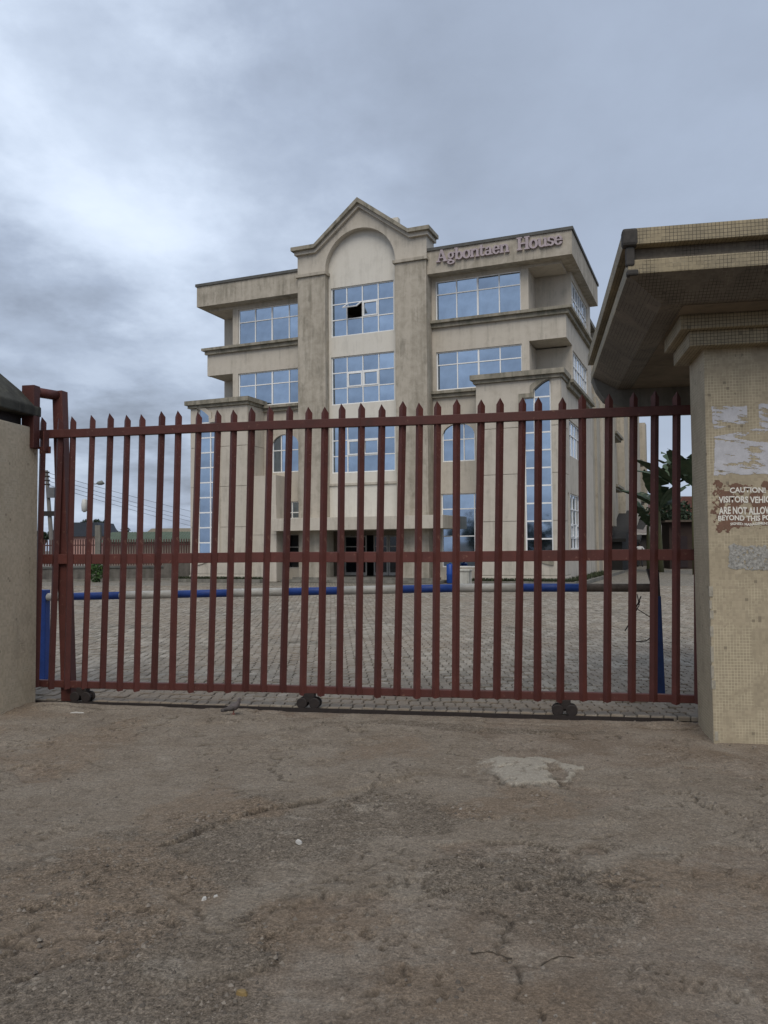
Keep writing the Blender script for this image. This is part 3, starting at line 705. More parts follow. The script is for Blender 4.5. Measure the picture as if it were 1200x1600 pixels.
def office():
    q4 = (.25, .5, .75)
    # ---- wing walls
    HL = [(XL - 1, -7.68, 11.30, 13.42), (XL - 1, -7.68, 8.42, 10.10), (-7.37, -3.65, 11.45, 13.20), (-7.37, -3.65, 8.40, 10.06), (-5.50, -4.05, 5.13, 6.95),
          (-5.30, -4.05, 2.92, 3.74), (-5.30, -4.0, .60, 2.20)]
    HR = [(6.92, XR + 1, 11.33, 13.42), (6.92, XR + 1, 8.45, 10.18), (2.79, 6.60, 11.50, 13.26), (2.79, 6.60, 8.40, 10.10), (3.02, 4.50, 5.24, 6.90), (2.95, 4.80, .66, 3.85)]
    wl = MB(); wl.wall(XL, -3.0, 0, 13.42, 0, .28, HL)
    arc = lambda x0, x1, zs, zt, n=14: [(x0 + (x1 - x0) * i / n, zs + (zt - zs) * math.sin(math.pi * i / n) ** .5 if 0 < i < n else zs) for i in range(n + 1)]
    wl.prism([(-5.5, 6.951)] + arc(-5.5, -4.05, 6.45, 6.95) + [(-4.05, 6.951)], .004, .26)
    wl.build('wall', PLASTER, bld)
    wr = MB(); wr.wall(2.0, XR, 0, 13.42, 0, .28, HR)
    wr.prism([(3.02, 6.901)] + arc(3.02, 4.5, 6.40, 6.90) + [(4.5, 6.901)], .004, .26)
    wr.build('wall', PLASTER, bld)
    # notches at the upper corners
    n1, n2 = MB(), MB()
    for z0, z1 in ((11.3, 13.42), (8.42, 10.12)):
        n1.box(XL, -7.5, 1.5, 1.72, z0 - .2, z1); n1.box(-7.66, -7.45, .27, 1.52, z0, z1)
        n2.box(6.75, XR - .22, 1.5, 1.72, z0 - .2, z1); n2.box(6.70, 6.91, .27, 1.52, z0, z1)
    n1.box(XL + .01, -7.46, .01, 1.71, 10.11, 11.15); n2.box(6.76, XR - .01, .01, 1.71, 10.19, 11.15)
    n1.build('corner_notch', PLASTER, bld); n2.build('corner_notch', PLASTER, bld)
    # ---- right side wall
    SH = [(-.1, 1.5, 11.33, 13.42), (-.1, 1.5, 8.45, 10.18), (1.62, 6.3, 11.40, 13.12), (1.70, 6.0, 8.50, 10.02), (.28, 3.35, 5.30, 6.80), (-.30, 2.85, 1.40, 3.72)]
    sw = MB(); sw.wall(.28, 7.3, 0, 13.42, XR - .22, XR - .003, SH, True); sw.build('wall', PLASTER, bld)
    lw = MB(); lw.box(XL, XL + .22, 1.72, 12, 0, 13.42); lw.box(XL, XR, 11.8, 12, 0, 13.42); lw.box(7.0, XR - .25, 7.1, 7.3, 9, 13.42); lw.build('wall', PLASTER, bld)
    # rear block along the same side
    rb = MB(); rb.box(4, 8.28, 7.3, 15, 0, 9.4); rb.box(4, 8.0, 15, 42, 0, 12.4); rb.build('rear_wing', REARWALL, bld)
    for y0, y1, d in ((9.4, 9.9, .12), (12.4, 13.3, .2), (15.6, 17.6, .40), (22.8, 25.0, .45), (31.0, 35.6, .42), (40.6, 42.1, .5)):
        pi = MB(); pi.box(7.9, 8.02 + d if y0 > 15 else 8.28 + d, y0, y1, 2.7 if y0 > 15 else 0.02, 12.3 if y0 > 15 else 9.3); pi.build('pilaster', REARWALL, bld)
    for z in (8.45, 5.15):
        for y0, y1 in ((17.8, 21.6), (36.2, 39.5)):
            rl = MB(); rl.box(7.99, 8.55, y0, y1, z, z + .16); rl.box(7.99, 8.40, y0, y1, z - .14, z); rl.build('ledge', LEDGE, bld)
            rw = MB(); rw.box(7.99, 8.03, y0 + .3, y1 - .3, z + .3, z + 1.6); rw.build('window', DGLASS, bld)
    for y in (7.6, 17.75, 36.0):
        p = MB(); xx = 8.36 if y < 15 else 8.14
        p.cyl((xx, y, 0), (xx, y, 9.3 if y < 15 else 12), .05, 8)
        for k in range(14 if y < 15 else 18): p.cyl((xx, y, .4 + k * .65), (xx, y, .46 + k * .65), .07, 8)
        p.build('downpipe', CONCRETE, bld)
    for y0, y1 in ((17, 23.5), (27, 35)):
        st = MB(); st.prism([(y0, 1.75), (y0, 1.95), (y1, 3.9), (y1, 3.7)], 8.01, 9.0, 'x')
        st.prism([(y0 + .3, 0), (y0 + .3, 1.76), (y1, 3.65), (y1, 0)], 8.05, 8.75, 'x'); st.build('lean_to', DARK, bld)
    # ---- roof
    for x0, x1, e0, e1 in ((-9.36, -3.0, .06, 0), (2.0, 8.86, 0, .06)):
        rf = MB(); rf.box(x0, x1, -.6, 7.25, 13.42, 14.42); ro = rf.build('roof_band', WEATHER, bld)
        cp = MB(); cp.box(x0 - e0, x1 + e1, -.66, 7.31, 14.42, 14.55); cp.build('coping', COPING, ro)
    rm = MB(); rm.box(-3.0, 2.0, .3, 7.25, 13.42, 14.4); rm.build('roof_slab', CONCRETE, bld)
    sb = MB(); sb.box(-9.0, 8.3, -.02, 1.4, 13.30, 13.42); sb.build('soffit_beam', PLASTER, ro)
    rs = MB(); rs.box(XL, XR - .3, 7.25, 12, 13.3, 13.5); rs.build('roof_slab', CONCRETE, bld)
    # ---- ledges
    lg = MB(); lg.box(-9.34, -3.6, -.27, .0, 11.32, 11.44); lg.box(-9.22, -3.6, -.14, .0, 11.14, 11.32); lg.build('ledge', LEDGE, bld)
    lg = MB(); lg.box(2.6, 8.74, -.27, .0, 11.34, 11.46); lg.box(2.6, 8.60, -.14, .0, 11.16, 11.34)
    lg.box(XR, 8.74, .0, 6.8, 11.34, 11.46); lg.box(XR, 8.60, .0, 6.8, 11.16, 11.34); lg.build('ledge', LEDGE, bld)
    lg = MB(); lg.box(-7.6, -3.6, -.26, 0, 8.22, 8.34); lg.box(-7.6, -3.6, -.14, 0, 8.06, 8.22); lg.build('ledge', LEDGE, bld)
    lg = MB(); lg.box(2.6, 5.4, -.26, 0, 8.22, 8.34); lg.box(2.6, 5.4, -.14, 0, 8.06, 8.22)
    lg.box(XR, 8.76, -.2, 6.3, 8.24, 8.38); lg.box(XR, 8.62, -.2, 6.3, 8.04, 8.24); lg.build('ledge', LEDGE, bld)
    # ---- centre bay
    for x0, x1 in ((-3.68, -2.27), (1.16, 2.62)):
        c = MB(); c.box(x0, x1, -.75, .02, 0.02, 14.05); co = c.build('column', WEATHER, bld, bevel=.015)
        k = MB(); k.box(x0 - .07, x1 + .07, -.84, .02, 14.05, 14.18); k.build('capital', WEATHER, co)
    cw = [(-2.17, .95, 11.21, 13.49), (-2.17, .95, 8.06, 10.28), (-2.17, .95, 4.93, 7.18)]
    ct = MB(); ct.wall(-2.30, 1.18, 2.6, 16.3, -.35, -.07, cw); ct.build('bay_wall', PALE, bld)
    lb = MB(); lb.box(-2.26, 1.15, -.42, -.35, 4.36, 4.46); lb.build('ledge', PLASTER, bld)
    n = 28; ar = [(-.56 + 1.72 * math.cos(math.pi * i / n), 14.24 + 1.72 * math.sin(math.pi * i / n)) for i in range(n + 1)]
    pd = MB(); pd.prism([(2.64, 14.18), (2.64, 15.3), (1.86, 15.3), (-.52, 17.1), (-2.68, 15.3), (-3.70, 15.3), (-3.70, 14.18), (-2.28, 14.18)] + ar[::-1] + [(1.16, 14.18)], -.70, .3)
    pd.build('pediment', PLASTER, bld)
    def band(dx, top, th, y0):
        T = [(-3.70 - dx, 15.24 + top), (-2.71, 15.24 + top), (-.52, 17.04 + top), (1.88, 15.24 + top), (2.66 + dx, 15.24 + top)]
        Bt = [(x, z - th * (1.25 if i in (2,) else 1)) for i, (x, z) in enumerate(T)]
        return MB().prism(T + Bt[::-1], y0, .34)
    band(.20, .20, .17, -1.02).build('cornice', LEDGE, bld); band(.09, .03, .17, -.86).build('cornice', PLASTER, bld)
    # ---- windows
    window(-7.37, 11.45, 3.72, 1.75, .10, q4, (.64,), thick=(2,))
    window(2.79, 11.50, 3.81, 1.76, .10, q4, (.66,), thick=(2,))
    window(-7.37, 8.40, 3.72, 1.66, .10, q4, (.62,), thick=(2,))
    window(2.79, 8.40, 3.81, 1.70, .10, q4, (.66,), thick=(2,))
    window(-2.17, 11.21, 3.12, 2.28, -.25, q4, (.345, .665), sash=((1, 1), (2, 1)), opened=(1, 1))
    window(-2.17, 8.06, 3.12, 2.22, -.25, q4, (.345, .665), sash=((1, 1), (2, 1)))
    window(-2.17, 4.93, 3.12, 2.25, -.25, q4, (.345, .665), sash=((1, 1), (2, 1)))
    window(-5.50, 5.13, 1.45, 1.82, .10, (.33, .66), (.58,))
    window(3.02, 5.24, 1.48, 1.66, .10, (.33, .66), (.58,))
    window(-5.30, 2.92, 1.25, .82, .10, (.33, .68), (.36,))
    window(-5.30, .60, 1.30, 1.60, .12, (.5,), (.62,), glass=DGLASS, frame=GREYFRAME)
    window(2.95, .66, 1.85, 3.19, .10, (.36, .80), (.42, .79))
    sd_ = R(90)
    window(XR - .06, 1.62, 4.68, 1.72, 0, (.14, .29, .43, .57, .71, .86), (.6,), rz=sd_).location = (XR - .09, 1.62, 11.40)
    window(XR - .06, 1.70, 4.30, 1.52, 0, (.17, .33, .5, .67, .83), (.6,), rz=sd_).location = (XR - .09, 1.70, 8.50)
    window(XR - .06, .28, 3.07, 1.50, 0, (.25, .5, .75), (.62,), rz=sd_).location = (XR - .09, .28, 5.30)
    window(XR - .06, -.30, 3.15, 2.32, 0, (.25, .5, .75), (.2, .45, .72), rz=sd_, sash=((1, 1), (3, 1))).location = (XR - .09, -.30, 1.40)
    # ---- corner towers
    lev = [.30, .37, 2.55, 4.45, 6.33, 8.22]
    def tower(x0, x1, m, name):
        X = (lambda v: v) if m > 0 else (lambda v: -.62 - v)            # mirrored about the middle
        a, b = sorted((x0, x1))
        gi, gm, go = 6.95, 7.38, 8.06
        hole = lambda i0, i1, z0, z1: (*sorted((X(i0), X(i1))), z0, z1)
        hs = [hole(gi, gm, 1.30, 7.50), hole(gm, go, .92, 8.18)]
        core = MB(); core.wall(a, b, 0, 8.22, -1.46, -1.22, hs); core.box(a, a + .2, -1.22, 0, 0, 8.22); core.box(b - .2, b, -1.22, 0, 0, 8.22) if m < 0 else core.wall(-1.22, 0, 0, 8.22, b - .2, b, [(-.30, 2, 1.40, 3.72)], True)
        core.box(a + .2, b - .2, -1.22, 0, 8.0, 8.2)
        co = core.build('corner_tower', PLASTER, bld)
        for k in range(len(lev) - 1):
            z0, z1 = lev[k] + (.012 if k else 0), lev[k + 1] - .012
            if z1 - z0 < .02: continue
            g0, g1 = min(h[0] for h in hs), max(h[1] for h in hs); gc = X(gm)
            for u0, u1 in ((a - .004, g0 - .002), (g1 + .002, b + .004)): MB().box(u0, u1, -1.5, -1.46, z0, z1).build('panel', PLASTER, co)
            if k in (0, 1) or k == len(lev) - 2:
                for h in hs:
                    if h[2] > z0 + .02: MB().box(h[0], h[1], -1.498, -1.46, z0, min(z1, h[2])).build('panel', PLASTER, co)
                    if h[3] < z1 - .02: MB().box(h[0], h[1], -1.498, -1.46, h[3], z1).build('panel', PLASTER, co)
            s = MB()
            if m < 0: s.box(b, b + .03, -1.46, -.02, z0, z1)
            else: s.wall(-1.46, -.02, z0, z1, b, b + .03, [(-.30, 2, 1.40, 3.72)], True)
            s.build('panel', PLASTER, co)
        # quarter arch over the outer light, and its curve below
        nn = 10
        cur = [(gm + (go - gm) * i / nn, 7.80 + .38 * math.sin(math.pi / 2 * i / nn)) for i in range(nn + 1)]
        low = [(gm + (go - gm) * i / nn, 1.22 - .26 * math.sin(math.pi / 2 * i / nn)) for i in range(nn + 1)]
        f = MB(); f.prism([(X(x), z) for x, z in cur + [(gm, 8.185)]], -1.495, -1.25); f.prism([(X(x), z) for x, z in low + [(gm, .915)]], -1.495, -1.25)
        f.build('arch_infill', PLASTER, co)
        t = .17
        tr = MB()
        oc = [(gm - .14 + (go - gm + .14) * i / nn, 7.80 + t + .38 * math.sin(math.pi / 2 * i / nn)) for i in range(nn + 1)]
        tr.prism([(X(x), z) for x, z in [(gm - .14, 7.50 + t)] + oc + cur[::-1] + [(gm, 7.50 + t)]], -1.57, -1.48)
        tr.prism([(X(x), z) for x, z in [(gi - .17, 7.50 + t), (gm, 7.50 + t), (gm, 7.50), (gi - .03, 7.50), (gi - .03, 1.30), (gm, 1.30), (gm, 1.30 - t), (gi - .17, 1.30 - t)]], -1.56, -1.48)
        ol = [(gm - .1 + (go - gm + .1) * i / nn, 1.22 - t - .26 * math.sin(math.pi / 2 * i / nn)) for i in range(nn + 1)]
        tr.prism([(X(x), z) for x, z in [(gm - .1, 1.30 - t)] + ol + low[::-1] + [(gm, 1.30 - t)]], -1.555, -1.48)
        tr.build('window_trim', LEDGE if m > 0 else PLASTER, co)
        # glazing
        zr = [.92] + [1.83 + .71 * k for k in range(9)] + [8.18]
        fr = MB(); y0, y1 = -1.41, -1.35
        for x in (gi + .025, gm, go - .03):
            zt = 7.5 if x < gm - .1 else 8.18
            fr.box(*sorted((X(x - .03), X(x + .03))), y0, y1, 1.3 if x < gm - .1 else .92, zt)
        for z in zr[1:-1]:
            fr.box(*sorted((X(gm + .03), X(go - .06))), y0, y1, z - .03, z + .03)
            fr.box(*sorted((X(gi + .055), X(gm - .03))), y0, y1, z - .03, z + .03)
        wo_ = fr.build('window', FRAME, bld)
        for k in range(len(zr) - 1):
            for c0, c1, in ((gi, gm), (gm, go)):
                z0, z1 = zr[k], zr[k + 1]
                if c0 == gi: z0, z1 = max(z0, 1.3), min(z1, 7.5)
                if z1 - z0 < .1: continue
                hw, hh = (c1 - c0) / 2 - .012, (z1 - z0) / 2 - .012
                MB().box(-hw, hw, -.003, .003, -hh, hh).build('pane', GLASS, wo_, loc=(X((c0 + c1) / 2), -1.378, (z0 + z1) / 2), rot=(random.uniform(-.006, .006), 0, random.uniform(-.006, .006)))
        k = MB(); k.box(a - .20, b + .20, -1.74, 0.0, 8.36, 8.56); k.box(a - .10, b + .10, -1.62, 0.0, 8.22, 8.36); k.build('cornice', LEDGE, co)
        pl_ = MB(); pl_.box(a - .03, b + .06, -1.56, -.02, .02, .30); pl_.build('plinth', PLASTER, co)
    tower(5.0, 8.44, 1, 'r'); tower(-9.06, -5.95, -1, 'l')
    # inner pier beside the left tower, with porch canopy
    ip = MB(); ip.box(-5.91, -4.58, -1.20, -.001, 0.02, 1.0); ip.box(-5.91, -4.58, -1.20, -.001, 1.02, 2.15); ip.box(-5.91, -4.58, -1.20, -.001, 2.17, 3.5); ip.box(-5.91, -4.62, -1.17, -.001, .9, 4.9); ip.build('pier', PLASTER, bld)
    cn = MB(); cn.box(-4.57, 3.54, -1.6, 1.0, 2.32, 2.88); cn.build('porch_canopy', PLASTER, bld, bevel=.01)
    # porch
    pw = MB(); pw.wall(-3.0, 2.0, 0, 2.32, 1.3, 1.5, [(-2.35, .62, .22, 2.12)]); pw.box(-3.0, -2.9, .02, 1.3, 0, 2.31); pw.box(1.9, 2.0, .02, 1.3, 0, 2.31); pw.build('porch_wall', BROWNWALL, bld)
    fl = MB(); fl.box(-4.3, 3.3, -1.3, 1.5, 0.01, .12); fl.box(-3.9, 2.9, -.95, 1.5, .12, .22); fl.build('porch_step', CONCRETE, bld)
    x = -2.33
    for i, wd_ in enumerate((.72, .72, .72, .72)):
        d = MB(); s_ = .07; h = 1.86
        for r in ((0, s_, 0, h), (wd_ - s_, wd_, 0, h), (s_, wd_ - s_, 0, .14), (s_, wd_ - s_, h - s_, h), (s_, wd_ - s_, 1.32, 1.37)): d.box(r[0], r[1], -.02, .02, r[2], r[3])
        do = d.build('door', GREYFRAME, bld, loc=(x, 1.34, .24), rot=(0, 0, R(-38) if i == 1 else 0))
        MB().box(.05, wd_ - .05, -.004, .004, .12, h - .05).build('pane', DGLASS, do)
        x += wd_ + .03
    bk = MB(); bk.box(-3, 2, 3.5, 3.6, 0, 2.4); bk.box(-2.9, 1.9, 1.5, 3.5, 2.2, 2.3); bk.build('lobby_wall', DARK, bld)
    # planted kerb round the base
    kb = MB(); kb.box(4.6, 9.0, -2.15, -1.57, 0, .16); kb.box(-9.7, -4.9, -2.15, -1.57, 0, .16); kb.box(8.55, 9.2, -1.57, 14, 0, .14); kb.build('kerb', CONCRETE, bld)
office()

def grass_bed():
    mb = MB(); rr = random.Random(5)
    def tuft(x, y, h):
        for k in range(4):
            a = rr.uniform(0, 6.28); b = .03; dx, dy = math.cos(a), math.sin(a); l = h * rr.uniform(.5, 1)
            mb.quad((x - dy * b, y + dx * b, .15), (x + dy * b, y - dx * b, .15), (x + dx * l * .6, y + dy * l * .6, .15 + l))
    for i in range(420): tuft(rr.uniform(4.7, 8.9), rr.uniform(-2.1, -1.62), .16)
    for i in range(420): tuft(rr.uniform(-9.6, -5.0), rr.uniform(-2.1, -1.62), .14)
    for i in range(250): tuft(rr.uniform(8.6, 9.1), rr.uniform(-1.5, 8), .2)
    o = mb.build('grass', simple('weedy_grass', (.045, .055, .025), .9, .4, 3, 0), None, loc=tuple(BO), rot=(0, 0, -BA))
    tag(stuff(o), 'dark weedy grass in the kerb bed along the foot of the building', 'grass')
grass_bed()

# ---- raised letters on the roof band
def letters():
    q = thing('building_sign', 'raised mauve slab serif letters spelling a house name on the roof band', 'sign', tuple(BO + Vector((math.cos(BA) * 3.05 - math.sin(BA) * .6, -math.sin(BA) * 3.05 - math.cos(BA) * .6, 13.83))), -BA)
    m = simple('mauve_sign_paint', (.40, .335, .35), .7, .2, 7, .1)
    def ring(mb, cx, cz, ro, rzo, ri, rzi, a0, a1, d, n=18):
        p = [(cx + ro * math.cos(R(a0 + (a1 - a0) * i / n)), cz + rzo * math.sin(R(a0 + (a1 - a0) * i / n))) for i in range(n + 1)]
        s = [(cx + ri * math.cos(R(a0 + (a1 - a0) * i / n)), cz + rzi * math.sin(R(a0 + (a1 - a0) * i / n))) for i in range(n + 1)]
        for i in range(n): mb.prism([p[i], p[i + 1], s[i + 1], s[i]], -d, 0)
    def bar(mb, x0, x1, z0, z1, d): mb.box(x0, x1, -d, 0, z0, z1)
    def glyph(c):
        g = MB(); D = .11
        if c == 'o': ring(g, .5, .48, .5, .52, .2, .38, 0, 360, D); return g, 1.0
        if c == 'e':
            ring(g, .48, .48, .48, .52, .19, .38, 20, 335, D); bar(g, .1, .93, .46, .60, D + .004); return g, .95
        if c == 'n':
            bar(g, .10, .38, .05, .95, D); bar(g, .74, 1.02, .05, .62, D); ring(g, .62, .60, .40, .40, .13, .24, 0, 150, D - .004)
            bar(g, 0, .46, 0, .13, D + .004); bar(g, .62, 1.12, 0, .13, D + .004); bar(g, 0, .30, .86, .99, D + .004); return g, 1.12
        if c == 'u':
            bar(g, .10, .38, .35, .95, D); bar(g, .74, 1.02, .04, .95, D); ring(g, .50, .40, .40, .42, .12, .26, 180, 330, D - .004)
            bar(g, 0, .36, .86, .99, D + .004); bar(g, .62, .98, .86, .99, D + .004); bar(g, .80, 1.12, 0, .12, D + .004); return g, 1.12
        if c == 't':
            bar(g, .16, .44, .2, 1.28, D); bar(g, 0, .70, .86, .99, D + .004); ring(g, .46, .24, .30, .26, .04, .10, 180, 330, D - .004); return g, .74
        if c == 'b':
            bar(g, .10, .38, .05, 1.42, D); ring(g, .56, .48, .46, .50, .17, .36, -160, 160, D - .004); bar(g, 0, .3, 1.30, 1.43, D + .004); return g, 1.04
        if c == 'a':
            bar(g, .56, .84, .08, .66, D); ring(g, .48, .64, .37, .36, .10, .22, 0, 165, D - .004); ring(g, .38, .28, .36, .30, .12, .16, 40, 330, D - .008)
            bar(g, .58, 1.0, 0, .12, D + .004); return g, 1.0
        if c == 'g':
            ring(g, .45, .62, .40, .38, .15, .24, 0, 360, D); ring(g, .45, -.18, .46, .26, .22, .12, 0, 360, D - .004); bar(g, .12, .5, .06, .22, D - .008); bar(g, .68, 1.0, .84, .98, D - .006); return g, .98
        if c == 's':
            ring(g, .42, .72, .36, .28, .10, .13, 20, 270, D); ring(g, .42, .27, .38, .28, .10, .13, -160, 90, D - .004); bar(g, .04, .17, .02, .30, D + .004); bar(g, .66, .79, .70, .97, D + .004); return g, .84
        if c == 'A':
            g.prism([(.52, 1.45), (.80, 1.45), (1.32, .1), (.98, .1)], -D, 0); g.prism([(.56, 1.44), (.72, 1.44), (.34, .1), (.18, .1)], -(D - .004), 0)
            bar(g, .36, 1.02, .42, .56, D + .004); bar(g, 0, .52, 0, .13, D + .008); bar(g, .86, 1.46, 0, .13, D + .008); return g, 1.46
        if c == 'H':
            bar(g, .14, .46, .1, 1.32, D); bar(g, .98, 1.30, .1, 1.32, D); bar(g, .4, 1.05, .64, .80, D - .004)
            for x in (0, .84): bar(g, x, x + .60, 0, .13, D + .004); bar(g, x, x + .60, 1.30, 1.43, D + .004)
            return g, 1.44
    def word(txt, x0, x1, s):
        gl = [glyph(c) for c in txt]; tot = sum(w_ for _, w_ in gl); gap = ((x1 - x0) / s - tot) / max(1, len(gl) - 1); x = x0
        for (g, w_) in gl:
            g.v = [(a * s, b_, c * s) for a, b_, c in g.v]; g.build('letter', m, q, loc=(x, -.002, .02)); x += (w_ + gap) * s
    word('Agbontaen', 0.02, 3.24, .365); word('House', 3.56, 5.46, .375)
letters()

# ================================================================== YARD THINGS
def leaf_blob(mb, c, rx, rz, n, size, rr, up=.3):
    for i in range(n):
        while True:
            p = Vector((rr.uniform(-1, 1), rr.uniform(-1, 1), rr.uniform(-1, 1)))
            if .25 < p.length < 1: break
        o = Vector(c) + Vector((p.x * rx, p.y * rx, p.z * rz)); d = Vector((rr.gauss(0, 1), rr.gauss(0, 1), rr.gauss(0, 1) + up)).normalized()
        u = d.orthogonal().normalized(); v = d.cross(u); a = rr.uniform(0, 6.28); u, v = u * math.cos(a) + v * math.sin(a), v * math.cos(a) - u * math.sin(a)
        s = size * rr.uniform(.6, 1.3)
        mb.quad(o - u * s, o - v * s * .5, o + u * s, o + v * s * .5)
def leaf_mat(name, c0, c1):
    m, t, p = new_mat(name); ri = t.add('ShaderNodeNewGeometry').outputs['Random Per Island']
    t.put(p.inputs['Base Color'], t.mix(ri, c0, c1)); p.inputs['Roughness'].default_value = .6; p.inputs['Specular IOR Level'].default_value = .3
    return m
LEAF = leaf_mat('shrub_leaves', (.03, .065, .02), (.07, .13, .035)); LEAFD = leaf_mat('tree_leaves', (.018, .03, .018), (.04, .06, .03))
BARK = simple('bark', (.07, .055, .04), .9, .3, 8, .4)

def yard_things():
    rr = random.Random(4)
    p = at_depth(703.5, 902, 34.2)
    b = thing('plastic_drum', 'small blue plastic drum standing by the porch of the building', 'drum', (p.x, p.y, 0))
    o = MB(); o.tube([(0, 0, 0), (0, 0, .03), (0, 0, .35), (0, 0, .38), (0, 0, .42), (0, 0, .78), (0, 0, .82)], [.13, .155, .155, .165, .155, .155, .12], 18); o.build('body', simple('blue_plastic', (.01, .06, .30), .4, .12, 4, .0), b, True)
    o = MB(); o.tube([(0, 0, .82), (0, 0, .86)], [.05, .05], 12); o.build('cap', simple('blue_plastic_cap', (.01, .05, .25), .4, .1, 4, 0), b)
    p = on_ground(732, 922)
    o = MB(); o.box(-.24, .24, -.2, .2, 0, .62); o.box(-.27, .27, -.23, .23, .62, .70)
    tag(o.build('concrete_plinth', plaster('whitewash', (.52, .51, .46), (.3, .29, .25), .8, .4), None, loc=(p.x, p.y + 1.5, 0), rot=(0, 0, -BA), bevel=.02), 'whitewashed concrete block standing in the yard before the right tower', 'block')
yard_things()

# ---- boundary fence left of the building
def fence():
    A = Vector((-24, 40.0, 0)); Bp = Vector((-9.3, 41.3, 0)); L = (Bp - A).length; ang = math.atan2(Bp.y - A.y, Bp.x - A.x)
    q = thing('boundary_fence', 'low grey wall topped with faded red palisade pickets left of the building', 'fence', tuple(A), ang)
    wmat = plaster('fence_wall', (.17, .155, .135), (.06, .055, .05), 1.0, .5)
    w_ = MB(); w_.box(0, L, 0, .22, -.05, .62); w_.build('low_wall', wmat, q)
    c = MB(); c.box(0, L, -.05, .27, .62, .72); c.build('coping', COPING, q)
    t = MB(); t.box(L - 1.9, L + .4, -.06, .28, 0, .98); t.build('wall_panel', wmat, q)
    m = MB(); m.v += [(-.032, 0, .74), (.032, 0, .74), (.032, .012, .74), (-.032, .012, .74), (-.032, 0, 2.02), (.032, 0, 2.02), (.032, .012, 2.02), (-.032, .012, 2.02), (0, 0, 2.10), (0, .012, 2.10)]
    m.f += [(0, 1, 5, 8, 4), (3, 7, 9, 6, 2), (0, 4, 7, 3), (1, 2, 6, 5), (4, 8, 9, 7), (5, 6, 9, 8), (0, 3, 2, 1)]
    pm = m.mesh('picket', REDFENCE)
    x = .1
    while x < L:
        link('picket', pm, q, (x, .08, 0)); x += .125
    for z in (.95, 1.75): r = MB(); r.box(0, L, .094, .13, z, z + .06); r.build('rail', REDFENCE, q)
    for px in (147.5,):
        g = at_depth(px, 860, 40.7); lx = (g - A).length
        k = MB(); k.box(lx - .13, lx + .13, -.03, .25, 0, 2.78); k.build('pillar', CONCRETE, q)
    rr = random.Random(2); mb = MB(); leaf_blob(mb, (0, 0, .55), .42, .6, 520, .08, rr)
    p = on_ground(151, 909.5); s = thing('shrub', 'round green leafy shrub growing at the foot of the boundary fence', 'shrub', (p.x, p.y, 0))
    mb.build('foliage', LEAF, s); st = MB(); st.tube([(0, 0, 0), (.02, 0, .5)], [.03, .015], 6); st.build('stem', BARK, s)
    kb = MB(); kb.box(0, L, -.75, -.55, -.03, .10); kb.build('kerb', CONCRETE, q)
fence()

